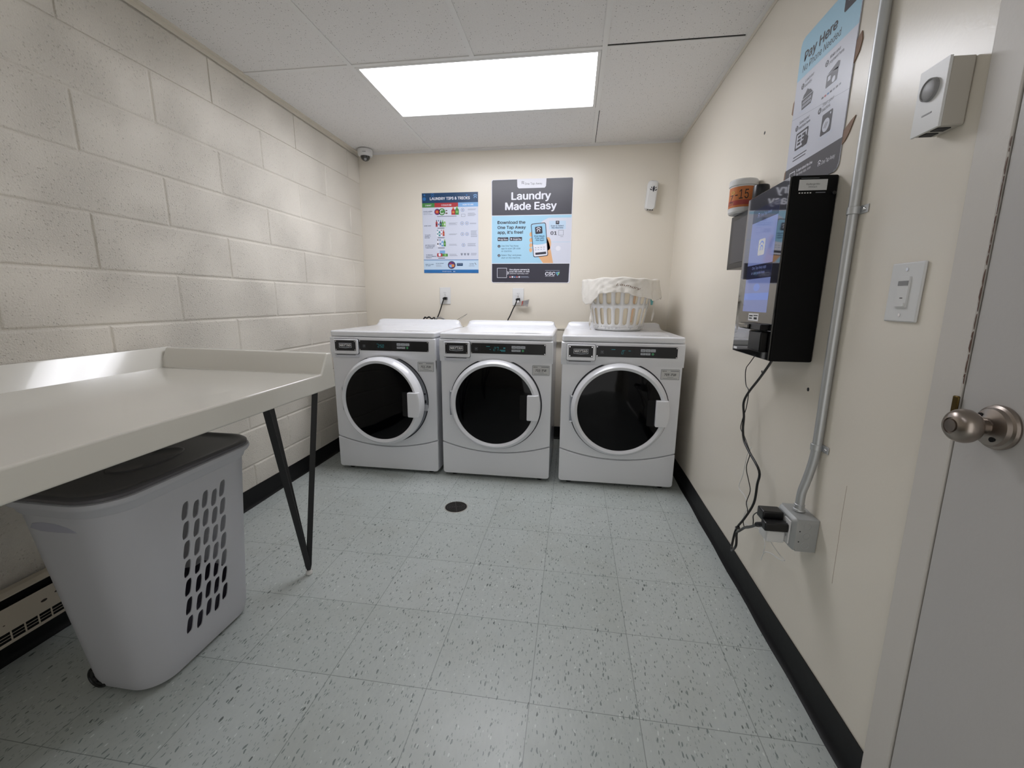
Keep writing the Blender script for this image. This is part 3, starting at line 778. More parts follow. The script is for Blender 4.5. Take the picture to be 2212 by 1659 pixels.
# ================================================================== FLOOR DRAIN
g = G(); r = .062; g.lathe([(.0001, .0005), (r, .0005), (r, .0012), (.0001, .0012)], (1.113, -1.288, 0), (0, 0, 1), 'dark', 48)
for k, rr in enumerate((.060, .050, .041, .032, .023, .014, .006)):
    g.lathe([(rr, .001), (rr, .003), (rr-.0042, .003), (rr-.0042, .001)], (1.113, -1.288, 0), (0, 0, 1), 'iron', 40, caps=False)
for a in (20, 110, 200, 290):
    Tm = Matrix.Translation((1.113, -1.288, 0)) @ Matrix.Rotation(math.radians(a), 4, 'Z'); g.box(.004, .058, -.002, .002, .001, .0029, 'iron', Tm)
g.lathe([(.0605, .0003), (.0605, .0015), (.0655, .0012), (.0655, .0003)], (1.113, -1.288, 0), (0, 0, 1), 'patch', 48, caps=False)
tag(g.build('floor_drain', smooth=30), 'round dark ringed floor drain set in the tiles', 'drain')

# ================================================================== LAUNDRY BASKET
BX, BYc, BZ0 = 2.027, -.325, .9305
LB = thing('laundry_basket', 'round white plastic laundry basket with slotted sides on the right washer', 'basket', (BX, BYc, BZ0))
def rad(z): return .150 + .014*min(1, z/.012) + .062*(z/.33)
def cyl(a, z, dr=0): r = rad(z) + dr; return (r*math.cos(a), r*math.sin(a), z)
g = G(); NS = 22; da = 2*PI/NS
for k in range(NS):
    a0 = k*da
    for z0, z1, s0_, s1_ in ((.025, .165, .043, .153), (.165, .300, .178, .284)):
        K = 32; vo = []; vi = []; zc = (s0_+s1_)/2; hh = (s1_-s0_)/2; hw_ = .28*da
        for q in range(K):
            a = 2*PI*q/K; ca, sa = math.cos(a), math.sin(a); mx = max(abs(ca), abs(sa)); u_, v_ = ca/mx, sa/mx
            vo.append(cyl(a0 + u_*da/2, zc + (v_*(z1-zc) if v_ > 0 else v_*(zc-z0))))
            rw = hw_*rad(zc); pz = hh - rw; t_ = 2*PI*q/K
            xs = rw*math.cos(t_); zs = (pz if math.sin(t_) > 0 else -pz) + rw*math.sin(t_)
            vi.append(cyl(a0 + xs/rad(zc), zc + zs))
        g.add(vo + vi, [(q, (q+1) % K, K + (q+1) % K, K + q) for q in range(K)], 'basket')
N = 88
g.loft([[cyl(2*PI*i/N, z, d) for i in range(N)] for z, d in ((.0, -.012), (.002, -.004), (.010, 0), (.025, 0))], 'basket', caps=False)
g.add([cyl(2*PI*i/N, .0, -.012) for i in range(N)], [tuple(range(N))], 'basket')
g.loft([[cyl(2*PI*i/N, z, d) for i in range(N)] for z, d in ((.300, 0), (.315, 0), (.325, .010), (.330, .018), (.322, .020))], 'basket', caps=False)
g.build('basket_body', LB, smooth=50, solid=.0028, weld=.0003)
LN = thing('basket_liner', 'wrinkled off-white cloth liner folded over the rim of the laundry basket, stitched Laundry', 'liner', (BX, BYc, BZ0))
def wr(a, z): return .0025*math.sin(9*a + 14*z) + .002*math.sin(17*a - 30*z) + .0015*math.sin(31*a+5)
g = G(); N = 120
zs = [.012, .03, .06, .09, .12, .15, .18, .21, .24, .27, .30, .325]
g.loft([[cyl(2*PI*i/N, z, -.010 + wr(2*PI*i/N, z)) for i in range(N)] for z in zs], 'linen_in', caps=False)
g.build('liner_bag', LN, smooth=70)
def hem(a):                 # how far the folded-over cloth hangs, by direction (front is -90 deg)
    d = math.degrees(a) % 360
    pts = [(0, .115), (180, .085), (205, .165), (222, .150), (236, .100), (256, .088), (276, .098), (292, .110), (308, .120), (322, .128), (345, .122), (360, .115)]
    for (p, u_), (q, v_) in zip(pts, pts[1:]):
        if p <= d <= q: return u_ + (v_-u_)*(d-p)/(q-p)
    return .1
def skirt(a, s):            # s: 0 inside, .25 top of rim, 1 hem
    fold = .5*math.sin(13*a + 1) + .35*math.sin(23*a + 2) + .25*math.sin(37*a)
    top = .340 + .005*math.sin(3*a + .5) + .003*math.sin(11*a)
    if s < .2:
        t = s/.2; r = rad(.33) - .012 + .014*t; z = top - .03*(1-t)
    elif s < .4:
        t = (s-.2)/.2; r = rad(.33) + .002 + .028*math.sin(t*PI/2); z = top + .004*math.sin(t*PI) - .006*t
    else:
        t = (s-.4)/.6; r = rad(.33) + .030 + .008*t + .006*fold*t + .006*math.sin(2*a+.6)*t; z = top - .006 - hem(a)*t*.97 + .002*math.sin(29*a)*t
        if math.cos(a) > .55: r += .010*t*(math.cos(a)-.55)/.45
        if math.cos(a) < -.6: r += -.012*t*t
    r += .0016*fold + .002*math.sin(19*a + 5*s)*math.sin(7*s*PI)
    return (r*math.cos(a), r*math.sin(a), z)
N = 200; NSs = 26
g = G(); g.loft([[skirt(2*PI*i/N, s/NSs) for i in range(N)] for s in range(NSs+1)], 'linen', caps=False)
g.build('liner_cuff', LN, smooth=80, solid=.0015)
g = G()                     # embroidered script, wrapped on the cuff
vs, fs = text_mesh('Laundry', False); xa, xb = min(v[0] for v in vs), max(v[0] for v in vs)
V = []
for v in vs:
    t = (v[0]-xa)/(xb-xa); a = math.radians(-101 + 34*(t + .10*v[1])); s = .4 + .6*(.50 + .10*t - v[1]*.26)
    p = Vector(skirt(a, s)); V.append(p + Vector((math.cos(a), math.sin(a), 0))*.002)
g.add(V, fs, 'brown_thread'); g.build('embroidery', LN, smooth=0)
def ribbon(path, wd, name, parent, m='linen'):
    g = G(); P = catmull(path, 5); rings = []
    for i, p in enumerate(P):
        tw = i*.22; d = Vector((math.cos(tw), math.sin(tw)*.6, 0))*wd/2
        rings.append([p - d, p + d, p + d + Vector((0, -.0008, 0)), p - d + Vector((0, -.0008, 0))])
    g.loft(rings, m); return g.build(name, parent, smooth=60)
ribbon([(-.20, -.10, .20), (-.196, -.115, .15), (-.194, -.118, .10), (-.196, -.118, .06), (-.198, -.12, .03), (-.19, -.122, .004)], .016, 'tie_strap', LN)
ribbon([(-.198, -.10, .20), (-.215, -.11, .212), (-.235, -.115, .222), (-.228, -.115, .205), (-.20, -.11, .196)], .014, 'tie_strap', LN)
ribbon([(-.20, -.10, .20), (-.18, -.125, .19), (-.165, -.13, .18), (-.18, -.125, .20)], .018, 'tie_strap', LN)
ribbon([(.214, -.06, .235), (.220, -.07, .19), (.222, -.07, .13), (.219, -.07, .10), (.214, -.07, .065)], .014, 'tie_strap', LN)
g = G(); g.prism([(-.008, .012), (.008, .012), (.010, -.02), (.006, -.048), (-.005, -.048), (-.009, -.02)], lambda a, b_, t: (.206 + a, -.075 + t, .222 + b_), -.005, .005, 'teal')
tag(g.build('clothes_clip', None, bevel=.002), 'small teal plastic clip hanging below the basket cloth', 'clip').location = (BX, BYc, BZ0)
g = G()
for a in (-66, -62): pass
g.loft([[cyl(math.radians(x), z, -.0065 + .001*math.sin(z*60)) for x in (-70, -67, -64)] for z in (.06, .10, .15, .20, .25, .29)], 'peach', caps=False, closed=False)
tag(g.build('peach_towel', None, smooth=60, solid=.001), 'strip of peach cloth showing through the basket slots', 'cloth').location = (BX, BYc, BZ0)

# ================================================================== BACK WALL: posters
g = G(); PX0, PZ0, PW, PH = .510, 1.337, .449, .603
g.box(PX0, PX0+PW, -.0022, -.0006, PZ0, PZ0+PH, 'p_body')
c = Canvas(g, (PX0, -.0022, PZ0+PH), (1, 0, 0), (0, 0, 1), (0, -1, 0), PW/600, PH/845)     # 600 x 845 canvas, y down
c.rect(0, 0, 600, 103, 'p_navy'); c.text('LAUNDRY TIPS & TRICKS', 300, 72, 27, 'p_white', 3, w=425, align='c', bold=True)
arch(c, 570, 45, 22, 'p_sky', 2); arch(c, 115, 25, 20, 'p_blue2', 2); c.circle(25, 60, 18, 'p_blue2', 2); c.circle(28, 20, 10, 'p_blue2', 2); c.circle(480, 30, 8, 'p_blue2', 2)
c.rect(0, 103, 135, 148, 'p_green'); c.rect(135, 103, 388, 148, 'p_red'); c.rect(388, 103, 600, 148, 'p_sky')
c.text('I WANT', 68, 134, 14, 'p_white', 2, align='c', bold=True, w=66); c.text('I COULD USE', 262, 134, 14, 'p_white', 2, align='c', bold=True, w=108); c.text('HOW TO USE', 494, 134, 14, 'p_white', 2, align='c', bold=True, w=112)
rows = [(165, ['CLEAN LAUNDRY', 'Get Rid Of', 'Germs & Odors']), (315, ['MORE SCENT']), (412, ['TO CLEAN', 'INSIDE A', 'MACHINE']), (520, ['BETTER CLOTHES', '& TO MAINTAIN', 'THEIR COLOR']), (625, ['TO PREVENT', 'STATIC & REDUCE', 'WRINKLES'])]
for y, ls in rows:
    for i, s in enumerate(ls): c.text(s, 12 + (y-165)*.03, y + 28 + i*15, 8.5, 'p_navy', 2, bold=(i == 0 or y > 165), w=7.6*len(s))
def bottle(x, y, w_, h, m, m2='p_white'):
    c.poly([(x, y), (x+w_, y), (x+w_, y-h*.6), (x+w_*.7, y-h*.8), (x+w_*.3, y-h*.8), (x, y-h*.6)], m, 2); c.rect(x+w_*.3, y-h, x+w_*.7, y-h*.8, m2, 2); c.circle(x+w_/2, y-h*.35, w_*.3, m2, 3, 12, h*.14)
c.circle(163, 195, 32, 'p_purple', 2); c.circle(160, 195, 22, 'p_red', 3); c.circle(160, 195, 11, 'p_orange', 4); c.circle(213, 195, 36, 'p_green', 2); c.ring(213, 195, 16, 24, 'p_white', 3, 30, 300); bottle(240, 228, 44, 50, 'p_lav', 'p_brown')
bottle(315, 228, 42, 78, 'p_red', 'p_orange'); bottle(355, 228, 40, 86, 'p_green', 'p_lgrn'); c.rect(160, 238, 370, 246, 'p_grey', 2)
for i, (m1, m2) in enumerate((('p_red', 'p_dk2'), ('p_lav', 'p_blue2'), ('p_dk2', 'p_teal'), ('p_green', 'p_lgrn'), ('p_lgrn', 'p_white'))): bottle(142 + 22*i, 350, 21, 70, m1, m2)
for i, (m1, m2) in enumerate((('p_white', 'p_teal'), ('p_teal', 'p_white'), ('p_white', 'p_pink'), ('p_red', 'p_orange'))): bottle(150 + 22*i, 448, 20, 66, m1, m2)
for i, (m1, m2) in enumerate((('p_white', 'p_dk2'), ('p_lav', 'p_blue2'), ('p_sky', 'p_white'), ('p_green', 'p_lgrn'))): bottle(150 + 25*i, 558, 23, 76, m1, m2)
c.rect(150, 632, 208, 668, 'p_red', 2); c.rect(180, 602, 238, 634, 'p_sky', 2); c.rect(208, 636, 268, 666, 'p_green', 3); c.circle(178, 648, 14, 'p_white', 3); c.circle(240, 650, 12, 'p_lgrn', 4)
for y in (362, 462, 572, 680): c.rect(162, y, 236, y+6, 'p_dk2', 2)
for x, y, n_ in ((490, 170, 2), (490, 212, 4), (285, 310, 3), (510, 315, 2), (285, 425, 2), (520, 395, 8), (285, 535, 2), (485, 528, 4), (285, 640, 3), (520, 632, 3)): c.scribble(x, y, x + (95 if x < 500 else 70), n_, 9, 3.2, 'p_grey', 2)
for x, y in ((435, 180), (428, 318), (480, 318), (430, 430), (480, 430), (440, 545)): c.ring(x, y, 15, 18, 'p_blue2', 2, n=18); c.circle(x, y, 5, 'p_dk2', 2, 8)
c.frame(420, 222, 462, 250, 3, 'p_grey', 2)
for x in (420, 455, 490): c.poly([(x-12, 632), (x+12, 632), (x+8, 655), (x-8, 655)], 'p_grey', 2)
c.rect(0, 700, 600, 706, 'p_blue2'); c.rect(0, 706, 600, 808, 'p_pale'); c.rect(0, 808, 600, 845, 'p_blue2')
c.text('WANT TO LEARN', 18, 755, 8, 'p_navy', 2, bold=True); c.text('TAP AWAY', 18, 769, 8, 'p_navy', 2, bold=True); c.text('Do not overload!', 135, 745, 8, 'p_navy', 2, bold=True); c.scribble(135, 756, 200, 2, 12, 4, 'p_grey', 2)
c.circle(308, 758, 42, 'p_dk2', 2, 32); c.circle(308, 758, 35, 'p_purple', 3, 32); c.circle(300, 765, 20, 'p_sky', 4); c.circle(322, 765, 16, 'p_orange', 5); c.circle(298, 745, 10, 'p_red', 5)
c.rect(365, 738, 430, 768, 'p_navy', 2, 3); c.text('Don\'t Wait', 397, 752, 7, 'p_white', 3, align='c'); c.text('For more', 505, 748, 8, 'p_navy', 2, bold=True); c.text('tips, scan', 502, 760, 8, 'p_navy', 2); c.text('& grab deals', 495, 772, 8, 'p_navy', 2)
c.line(560, 735, 575, 755, 5, 'p_dk2', 2); c.text('Brought to you by', 205, 831, 9, 'p_white', 2); c.circle(310, 827, 7, 'p_navy', 2); c.text('csc', 325, 832, 10, 'p_white', 2, bold=True)
tag(g.build('tips_poster', smooth=0), 'smaller poster headed LAUNDRY TIPS & TRICKS with a table of products on the back wall', 'poster')

g = G(); PX0, PZ0, PW, PH = 1.068, 1.266, .608, .754
g.prism(rrect(PX0-.004, PX0+PW+.004, PZ0-.004, PZ0+PH+.002, .014), XZ, -.0022, -.0006, 'p_white')
c = Canvas(g, (PX0, -.0022, PZ0+PH), (1, 0, 0), (0, 0, 1), (0, -1, 0), PW/845, PH/1085, 895, 130)   # photo crop px
c.poly([(895, 145), (905, 132), (1735, 128), (1742, 140), (1740, 496), (895, 496)], 'p_dark', 1)
c.poly([(1162, 128), (1165, 206), (1180, 222), (1452, 222), (1466, 206), (1470, 128)], 'p_white', 2)
arch(c, 1222, 168, 16, 'p_dk2', 3); c.text('One Tap Away', 1244, 188, 21, 'p_dk2', 3, w=182)
c.text('Laundry', 1312, 336, 74, 'p_white', 3, w=410, align='c', bold=True); c.text('Made Easy', 1310, 440, 74, 'p_white', 3, w=538, align='c', bold=True)
c.rect(895, 502, 1740, 1006, 'p_blue', 1)
c.poly([(1440, 1006), (1420, 940), (1400, 600), (1440, 560), (1500, 530), (1740, 530), (1740, 1006)], 'p_lav', 2)
c.rect(1505, 780, 1740, 783, 'p_blue', 3)
for i, s in enumerate(('Download the', 'One Tap Away', 'app, it\'s free!')): c.text(s, 957, 586 + 52*i, 31, 'p_dk2', 3, w=(297, 303, 274)[i], bold=True)
c.rect(957, 727, 1074, 766, 'p_dk2', 3, 5); c.text('App Store', 986, 757, 14, 'p_white', 4, w=80, bold=True); c.circle(972, 747, 8, 'p_white', 4, 12); c.rect(988, 734, 1050, 738, 'p_grey', 4)
c.rect(1088, 726, 1222, 765, 'p_dk2', 3, 5); c.text('Google Play', 1125, 756, 14, 'p_white', 4, w=90, bold=True); c.poly([(1100, 734), (1100, 758), (1118, 746)], 'p_white', 4); c.rect(1128, 733, 1190, 737, 'p_grey', 4)
for n_, y, ls in (('1', 822, ('Use One Tap Away', 'app to scan QR code', 'on machine.')), ('2', 922, ("Select 'Pay' and press", 'start on the machine.'))):
    c.circle(972, y, 15, 'p_dk2', 3, 20); c.text(n_, 972, y + 7, 14, 'p_white', 4, align='c', bold=True)
    for i, s in enumerate(ls): c.text(s, 998, y + 5 + 28*i, 17, 'p_navy', 3, w={0: 187, 1: 208, 2: 116}[i] if n_ == '1' else (218, 210)[i])
# hand and phone
c.poly([(1395, 930), (1455, 1006), (1560, 1006), (1535, 880), (1515, 800), (1490, 740), (1470, 900)], 'p_skin', 4); c.circle(1500, 800, 34, 'p_skin', 4, 20, 70)
for y in (700, 760, 815, 865): c.circle(1318, y, 16, 'p_skin', 4, 16, 24)
def rot2(pts, a, cx, cy): return [(cx + (x-cx)*math.cos(a) - (y-cy)*math.sin(a), cy + (x-cx)*math.sin(a) + (y-cy)*math.cos(a)) for x, y in pts]
ph = lambda pts: rot2(pts, math.radians(-5.5), 1408, 760)
c.poly(ph(rrect(1330, 1490, 582, 938, 20)), 'p_dk2', 5); c.poly(ph(rrect(1337, 1483, 590, 930, 15)), 'p_white', 6); c.poly(ph([(1337, 606), (1345, 592), (1475, 592), (1483, 606), (1483, 800), (1440, 808), (1380, 808), (1337, 800)]), 'p_ph', 7)
c.poly(ph(rrect(1372, 1448, 618, 694, 10)), 'p_dk2', 8); arch(c, 1398, 652, 26, 'p_white', 9)
for i, s in enumerate(('First Wash', 'Free with', 'the App!')): c.text(s, 1408 + 3*i, 726 + 21*i, 14, 'p_navy', 9, w=(108, 94, 88)[i], align='c', bold=True)
for x in (1370, 1400, 1430, 1460):
    for y in (838, 860): c.rect(x-8, y - (x-1400)*.09, x+8, y+4 - (x-1400)*.09, 'p_blue2' if (x+y) % 3 else 'p_dk2', 9)
c.poly(ph([(1355, 890), (1470, 890), (1470, 914), (1355, 914)]), 'p_dk2', 9)
# scan panel
c.rect(1508, 562, 1684, 650, 'p_pale', 4, 6); c.rect(1578, 562, 1614, 598, 'p_dk2', 5, 4); arch(c, 1596, 578, 10, 'p_white', 6)
c.text('Scan to Select', 1594, 620, 13, 'p_navy', 5, w=134, align='c', bold=True); c.text('this Machine', 1596, 640, 13, 'p_navy', 5, w=122, align='c', bold=True)
c.text('01', 1527, 706, 34, 'p_dk2', 5, w=62, bold=True); c.frame(1608, 658, 1662, 714, 4, 'p_grey', 5); c.rect(1630, 726, 1660, 730, 'p_grey', 5); c.circle(1610, 850, 26, 'p_white', 3)
# foot
c.poly([(895, 1012), (1735, 1012), (1730, 1205), (1720, 1215), (905, 1215), (895, 1205)], 'p_dk2', 1)
c.frame(952, 1058, 1060, 1166, 4, 'p_white', 2); c.rect(964, 1070, 1048, 1154, 'p_dark', 2, 4)
for i in (0, 1): c.line(1064 + 8*i, 1096, 1072 + 8*i, 1112, 4, 'p_white', 2); c.line(1072 + 8*i, 1112, 1064 + 8*i, 1128, 4, 'p_white', 2)
c.text('Use phone camera to', 1088, 1082, 15, 'p_white', 2, w=218, bold=True); c.text('scan QR code, or visit', 1088, 1103, 15, 'p_white', 2, w=220, bold=True); c.text('GetOneTapAway.com', 1088, 1125, 15, 'p_white', 2, w=208)
for i, m_ in enumerate(('p_red', 'p_white', 'p_blue2', 'p_red', 'p_lav')): c.rect(1088 + 25*i, 1148, 1106 + 25*i, 1164, m_, 2); c.rect(1088 + 25*i, 1156, 1106 + 25*i, 1160, 'p_white', 3)
c.scribble(1214, 1149, 1305, 2, 9, 5, 'p_grey', 2, .1); c.rect(1478, 1083, 1634, 1088, 'p_grey', 2)
c.text('CSC', 1478, 1138, 36, 'p_white', 2, w=104, bold=True, shear=.1); c.text('SERVICEWORKS', 1480, 1152, 7, 'p_white', 2, w=100)
c.poly([(1588, 1106), (1634, 1098), (1612, 1146)], 'p_sky', 2); c.poly([(1612, 1112), (1636, 1104), (1622, 1138)], 'p_lgrn', 3); c.poly([(1596, 1112), (1618, 1108), (1608, 1134)], 'p_teal', 4)
tag(g.build('app_poster', smooth=0), 'larger poster reading Laundry Made Easy, dark and light blue, on the back wall', 'poster')

# outlets with cords
def outlet(x, z, label):
    T = thing('wall_outlet', label, 'outlet', (x, -.0006, z))
    g = G(); g.prism(rrect(-.0445, .0445, -.0665, .0665, .003), XZ, -.006, 0, 'pwhite'); g.build('cover_plate', T, bevel=.002)
    for dz in (.0195, -.0195):
        g = G(); g.prism([(a, max(-.0145, min(.0145, b_)) + dz) for a, b_ in circ(0, 0, .0175, 28)], XZ, -.0085, -.005, 'pwhite')
        g.prism(circ(0, dz, .0002, 4), XZ, -.0086, -.0084, 'ink')
        g.box(-.0075, -.0055, -.0088, -.0084, dz + .001, dz + .009, 'ink'); g.box(.0055, .0075, -.0088, -.0084, dz + .002, dz + .008, 'ink'); g.prism(circ(0, dz - .007, .0025, 10), XZ, -.0088, -.0084, 'ink')
        g.build('receptacle', T)
    g = G(); g.prism(circ(0, 0, .003, 12), XZ, -.0072, -.0055, 'chrome'); g.build('plate_screw', T)
def cord(name, label, plug, path, r, pr=(.013, .011)):
    T = thing(name, label, 'cord', (0, 0, 0))
    g = G(); x, y, z = plug; g.box(x - pr[0], x + pr[0], y - .030, y, z - pr[1], z + pr[1], 'pblack'); g.box(x - pr[0] - .006, x - pr[0] + .008, y - .034, y - .024, z - .008, z + .006, 'pblack')
    g.build('plug', T, bevel=.003)
    g = G(); g.tube(catmull(path), r, 'pblack', 10); g.build('cable', T)
outlet(.682, 1.158, 'white duplex outlet under the tips poster'); outlet(1.279, 1.155, 'white duplex outlet under the larger poster')
cord('power_cord', 'black washer cord plugged into the outlet under the tips poster', (.690, -.0085, 1.137), [(.679, -.034, 1.133), (.668, -.038, 1.10), (.655, -.04, 1.06), (.636, -.04, 1.01), (.615, -.045, .965), (.60, -.06, .92), (.60, -.09, .88)], .0048)
cord('power_cord', 'black washer cord plugged into the outlet under the larger poster', (1.283, -.0085, 1.134), [(1.274, -.034, 1.128), (1.262, -.038, 1.095), (1.244, -.04, 1.06), (1.222, -.04, 1.01), (1.203, -.045, .97), (1.195, -.06, .92), (1.195, -.09, .88)], .0048)
g = G()
P = [[(1.268, -.0385, 1.112), (1.300, -.037, 1.118), (1.318, -.042, 1.122), (1.332, -.034, 1.126), (1.372, -.040, 1.136)], [(1.262, -.040, 1.094), (1.298, -.039, 1.090), (1.318, -.046, 1.088), (1.328, -.036, 1.084), (1.360, -.044, 1.078)]]
g.loft([P[0], P[1]], 'cream_card', caps=False, closed=False)
g.add([(1.316, -.0445, 1.122), (1.324, -.0415, 1.124), (1.318, -.0445, 1.086), (1.310, -.0455, 1.088)], [(0, 1, 2, 3)], 'red')
for i in range(4): g.add([(1.336, -.0375, 1.120 - i*.010), (1.362, -.0425, 1.126 - i*.010), (1.362, -.0425, 1.122 - i*.010), (1.336, -.0375, 1.116 - i*.010)], [(0, 1, 2, 3)], 'greyink')
g.add([(1.274, -.0405, 1.124), (1.290, -.040, 1.128), (1.292, -.041, 1.112), (1.276, -.0415, 1.108)], [(0, 1, 2, 3)], 'pwhite')
tag(g.build('crumpled_wrapper', solid=.0006, smooth=0), 'crumpled grey and red wrapper wedged behind the plug under the larger poster', 'wrapper')
g = G(); g.tube(catmull([(.50, -.05, .955), (.52, -.045, .985), (.535, -.042, .978), (.555, -.045, .988), (.575, -.04, .974), (.60, -.045, .983), (.605, -.05, .955)]), .006, 'pblack', 8)
g.tube(catmull([(.60, -.05, .965), (.63, -.045, .982), (.66, -.04, .980), (.70, -.045, .962)]), .005, 'pgrey', 8)
tag(g.build('cable_bundle', smooth=60), 'black and grey hoses peeping over the back of the left washer', 'cable')
g = G(); g.tube([(.76, -.05, .945), (.80, -.045, .975), (.873, -.04, 1.017)], .0013, 'pblack', 6); g.tube([(.80, -.05, .960), (.84, -.045, .99), (.872, -.041, 1.016)], .0009, 'greyink', 6)
tag(g.build('loose_wire', smooth=60), 'thin loose wire sticking up behind the left and middle washers', 'wire')

# air freshener
AF = thing('air_freshener', 'white automatic air freshener with a dark lotus cut-out on the back wall', 'air freshener', (2.243, -.001, 1.876), rot=(0, math.radians(4.5), 0))
g = G()
g.loft([[(a, t, b_) for a, b_ in rrect(-w_, w_, -.098, h_, .022, 6)] for w_, h_, t in ((.036, .098, 0), (.037, .099, -.03), (.035, .097, -.045), (.027, .088, -.054))], 'pwhite')
g.build('freshener_body', AF, smooth=40)
g = G()
def petal(cx, cz, a, L, wd):
    pts = [(wd*math.sin(PI*t/8), -L/2 + L*t/8) for t in range(9)] + [(-wd*math.sin(PI*t/8), -L/2 + L*t/8) for t in range(7, 0, -1)]
    g.prism([(cx + x*math.cos(a) + z*math.sin(a), cz - x*math.sin(a) + z*math.cos(a)) for x, z in pts], XZ, -.0553, -.050, 'seal')
petal(.004, .040, 0, .044, .0075); petal(-.011, .048, math.radians(-5), .014, .003); petal(.018, .048, math.radians(8), .014, .003); petal(-.014, .034, math.radians(-65), .020, .0035); petal(.021, .033, math.radians(60), .020, .0035)
g.build('lotus_vent', AF)
g = G()
for x in (-.015, .002, .018): g.box(x-.004, x+.004, -.046, -.030, -.1005, -.0975, 'ink')
g.build('bottom_vent', AF)

# security camera
SC = thing('security_camera', 'small white dome security camera in the left back ceiling corner', 'camera', (.100, -.085, H))
g = G(); g.lathe([(.054, -.0015), (.055, -.010), (.055, -.022), (.053, -.040), (.048, -.046), (.036, -.048)], (0, 0, 0), (0, 0, 1), 'pwhite', 48); g.box(.004, .030, -.0552, -.050, -.030, -.027, 'pgrey')
g.build('camera_base', SC, smooth=35)
g = G(); g.lathe([(.038, -.047)] + [(.036*math.cos(math.radians(a)), -.048 - .034*math.sin(math.radians(a))) for a in range(0, 91, 10)], (0, 0, 0), (0, 0, 1), 'kfront', 40); g.build('camera_dome', SC, smooth=60)
g = G(); g.lathe([(.0095, -.0), (.0095, .012), (.0001, .012)], (.008, -.016, -.068), (.25, -.8, -.5), 'pgrey', 20); g.build('camera_lens', SC)

# ================================================================== RIGHT WALL
g = G(); g.prism(rrect(-2.013, -1.701, 1.487, 1.962, .022), YZ, W - .0035, W - .001, 'p_lav')
c = Canvas(g, (W - .0035, -1.701, 1.487), (0, -1, 0), (0, 0, 1), (-1, 0, 0), .001, flip=False)
c.poly([(0, 352), (312, 352), (312, 455), (306, 469), (290, 475), (22, 475), (6, 469), (0, 455)], 'p_blue', 1)
c.poly([(0, 82), (312, 82), (312, 20), (306, 6), (290, 0), (22, 0), (6, 6), (0, 20)], 'p_dark', 1)
c.text('Pay Here', 33, 399, 27, 'p_dk2', 3, w=174, bold=True); c.text('No Phone Needed', 31, 368, 20, 'p_dk2', 3, w=200)
c.rect(232, 418, 292, 475, 'p_dk2', 2, 8); arch2 = Canvas(g, (W - .0035, -1.701 - .262, 1.487 + .455), (0, -1, 0), (0, 0, 1), (-1, 0, 0), .001); arch(arch2, 0, 0, 20, 'p_white', 4)
c.line(0, 238, 312, 200, .8, 'p_grey', 2)
for n_, x, y, l1, l2 in (('1', 45, 322, 'Load your', 'laundry.'), ('2', 178, 323, 'Make your', 'payment here.'), ('3', 41, 200, 'Select your', 'machine here.'), ('4', 173, 200, 'Start your', 'machine.')):
    c.circle(x, y, 8.5, 'p_dk2', 2, 20); c.text(n_, x, y - 4, 9, 'p_lav', 3, align='c', bold=True)
    c.text(l1, x + 13, y + 6, 9, 'p_dk2', 2, w=5.6*len(l1)); c.text(l2, x + 13, y - 8, 9, 'p_dk2', 2, w=5.4*len(l2))
for x, y, rx in ((82, 246, 44), (215, 248, 42), (85, 124, 45), (222, 118, 40)): c.circle(x, y, rx, 'p_body', 2, 32, 7)
c.poly([(50, 278), (118, 278), (112, 248), (57, 248)], 'p_dk2', 3); c.poly([(54, 280), (114, 280), (100, 292), (88, 296), (80, 302), (70, 294), (60, 290)], 'p_dk2', 3)
for i in range(7):
    for zz in (253, 264): c.rect(59 + i*7.6, zz, 62.5 + i*7.6, zz + 8, 'p_lav', 4)
c.rect(188, 252, 243, 286, 'p_dk2', 3, 4); c.rect(195, 268, 209, 280, 'p_lav', 4, 2); c.circle(226, 262, 8, 'p_lav', 4); c.poly([(190, 288), (238, 302), (248, 298), (246, 286), (240, 282), (205, 288)], 'p_dk2', 3)
for i, m_ in enumerate(('p_dk2', 'p_red', 'p_blue2', 'p_dk2', 'p_grey', 'p_dk2', 'p_grey')): c.rect(174 + i*14, 230, 184 + i*14, 235, m_, 3)
c.rect(44, 130, 118, 182, 'p_dk2', 3, 5); c.rect(50, 136, 112, 176, 'p_lav', 4, 2)
for i in range(3):
    c.rect(58, 142 + i*11, 78, 149 + i*11, 'p_dk2', 5); c.rect(84, 142 + i*11, 104, 149 + i*11, 'p_dk2', 5)
c.poly([(92, 128), (118, 130), (124, 150), (108, 160), (102, 172), (97, 170), (96, 150), (88, 142)], 'p_dk2', 6)
c.rect(194, 122, 246, 180, 'p_dk2', 3, 4); c.circle(219, 146, 18, 'p_lav', 4, 28); c.line(210, 140, 220, 154, 2.5, 'p_dk2', 5); c.line(217, 138, 227, 152, 2.5, 'p_dk2', 5); c.circle(236, 172, 3, 'p_lav', 4)
c.rect(42, 108, 124, 111, 'p_dk2', 2); c.rect(40, 99, 120, 102, 'p_dk2', 2)
c.frame(30, 30, 66, 66, 3, 'p_white', 2); c.text('To learn about the One', 74, 58, 8, 'p_white', 2, bold=True, w=96); c.text('Tap Away app, scan', 74, 46, 8, 'p_white', 2, w=90)
a3 = Canvas(g, (W - .0035, -1.701 - .212, 1.487 + .045), (0, -1, 0), (0, 0, 1), (-1, 0, 0), .001); arch(a3, 0, 0, 9, 'p_white', 3); c.text('One Tap Away', 224, 38, 11, 'p_white', 2, w=66)
tag(g.build('payment_poster', smooth=0), 'light blue and white Pay Here poster on the right wall above the kiosk', 'poster')
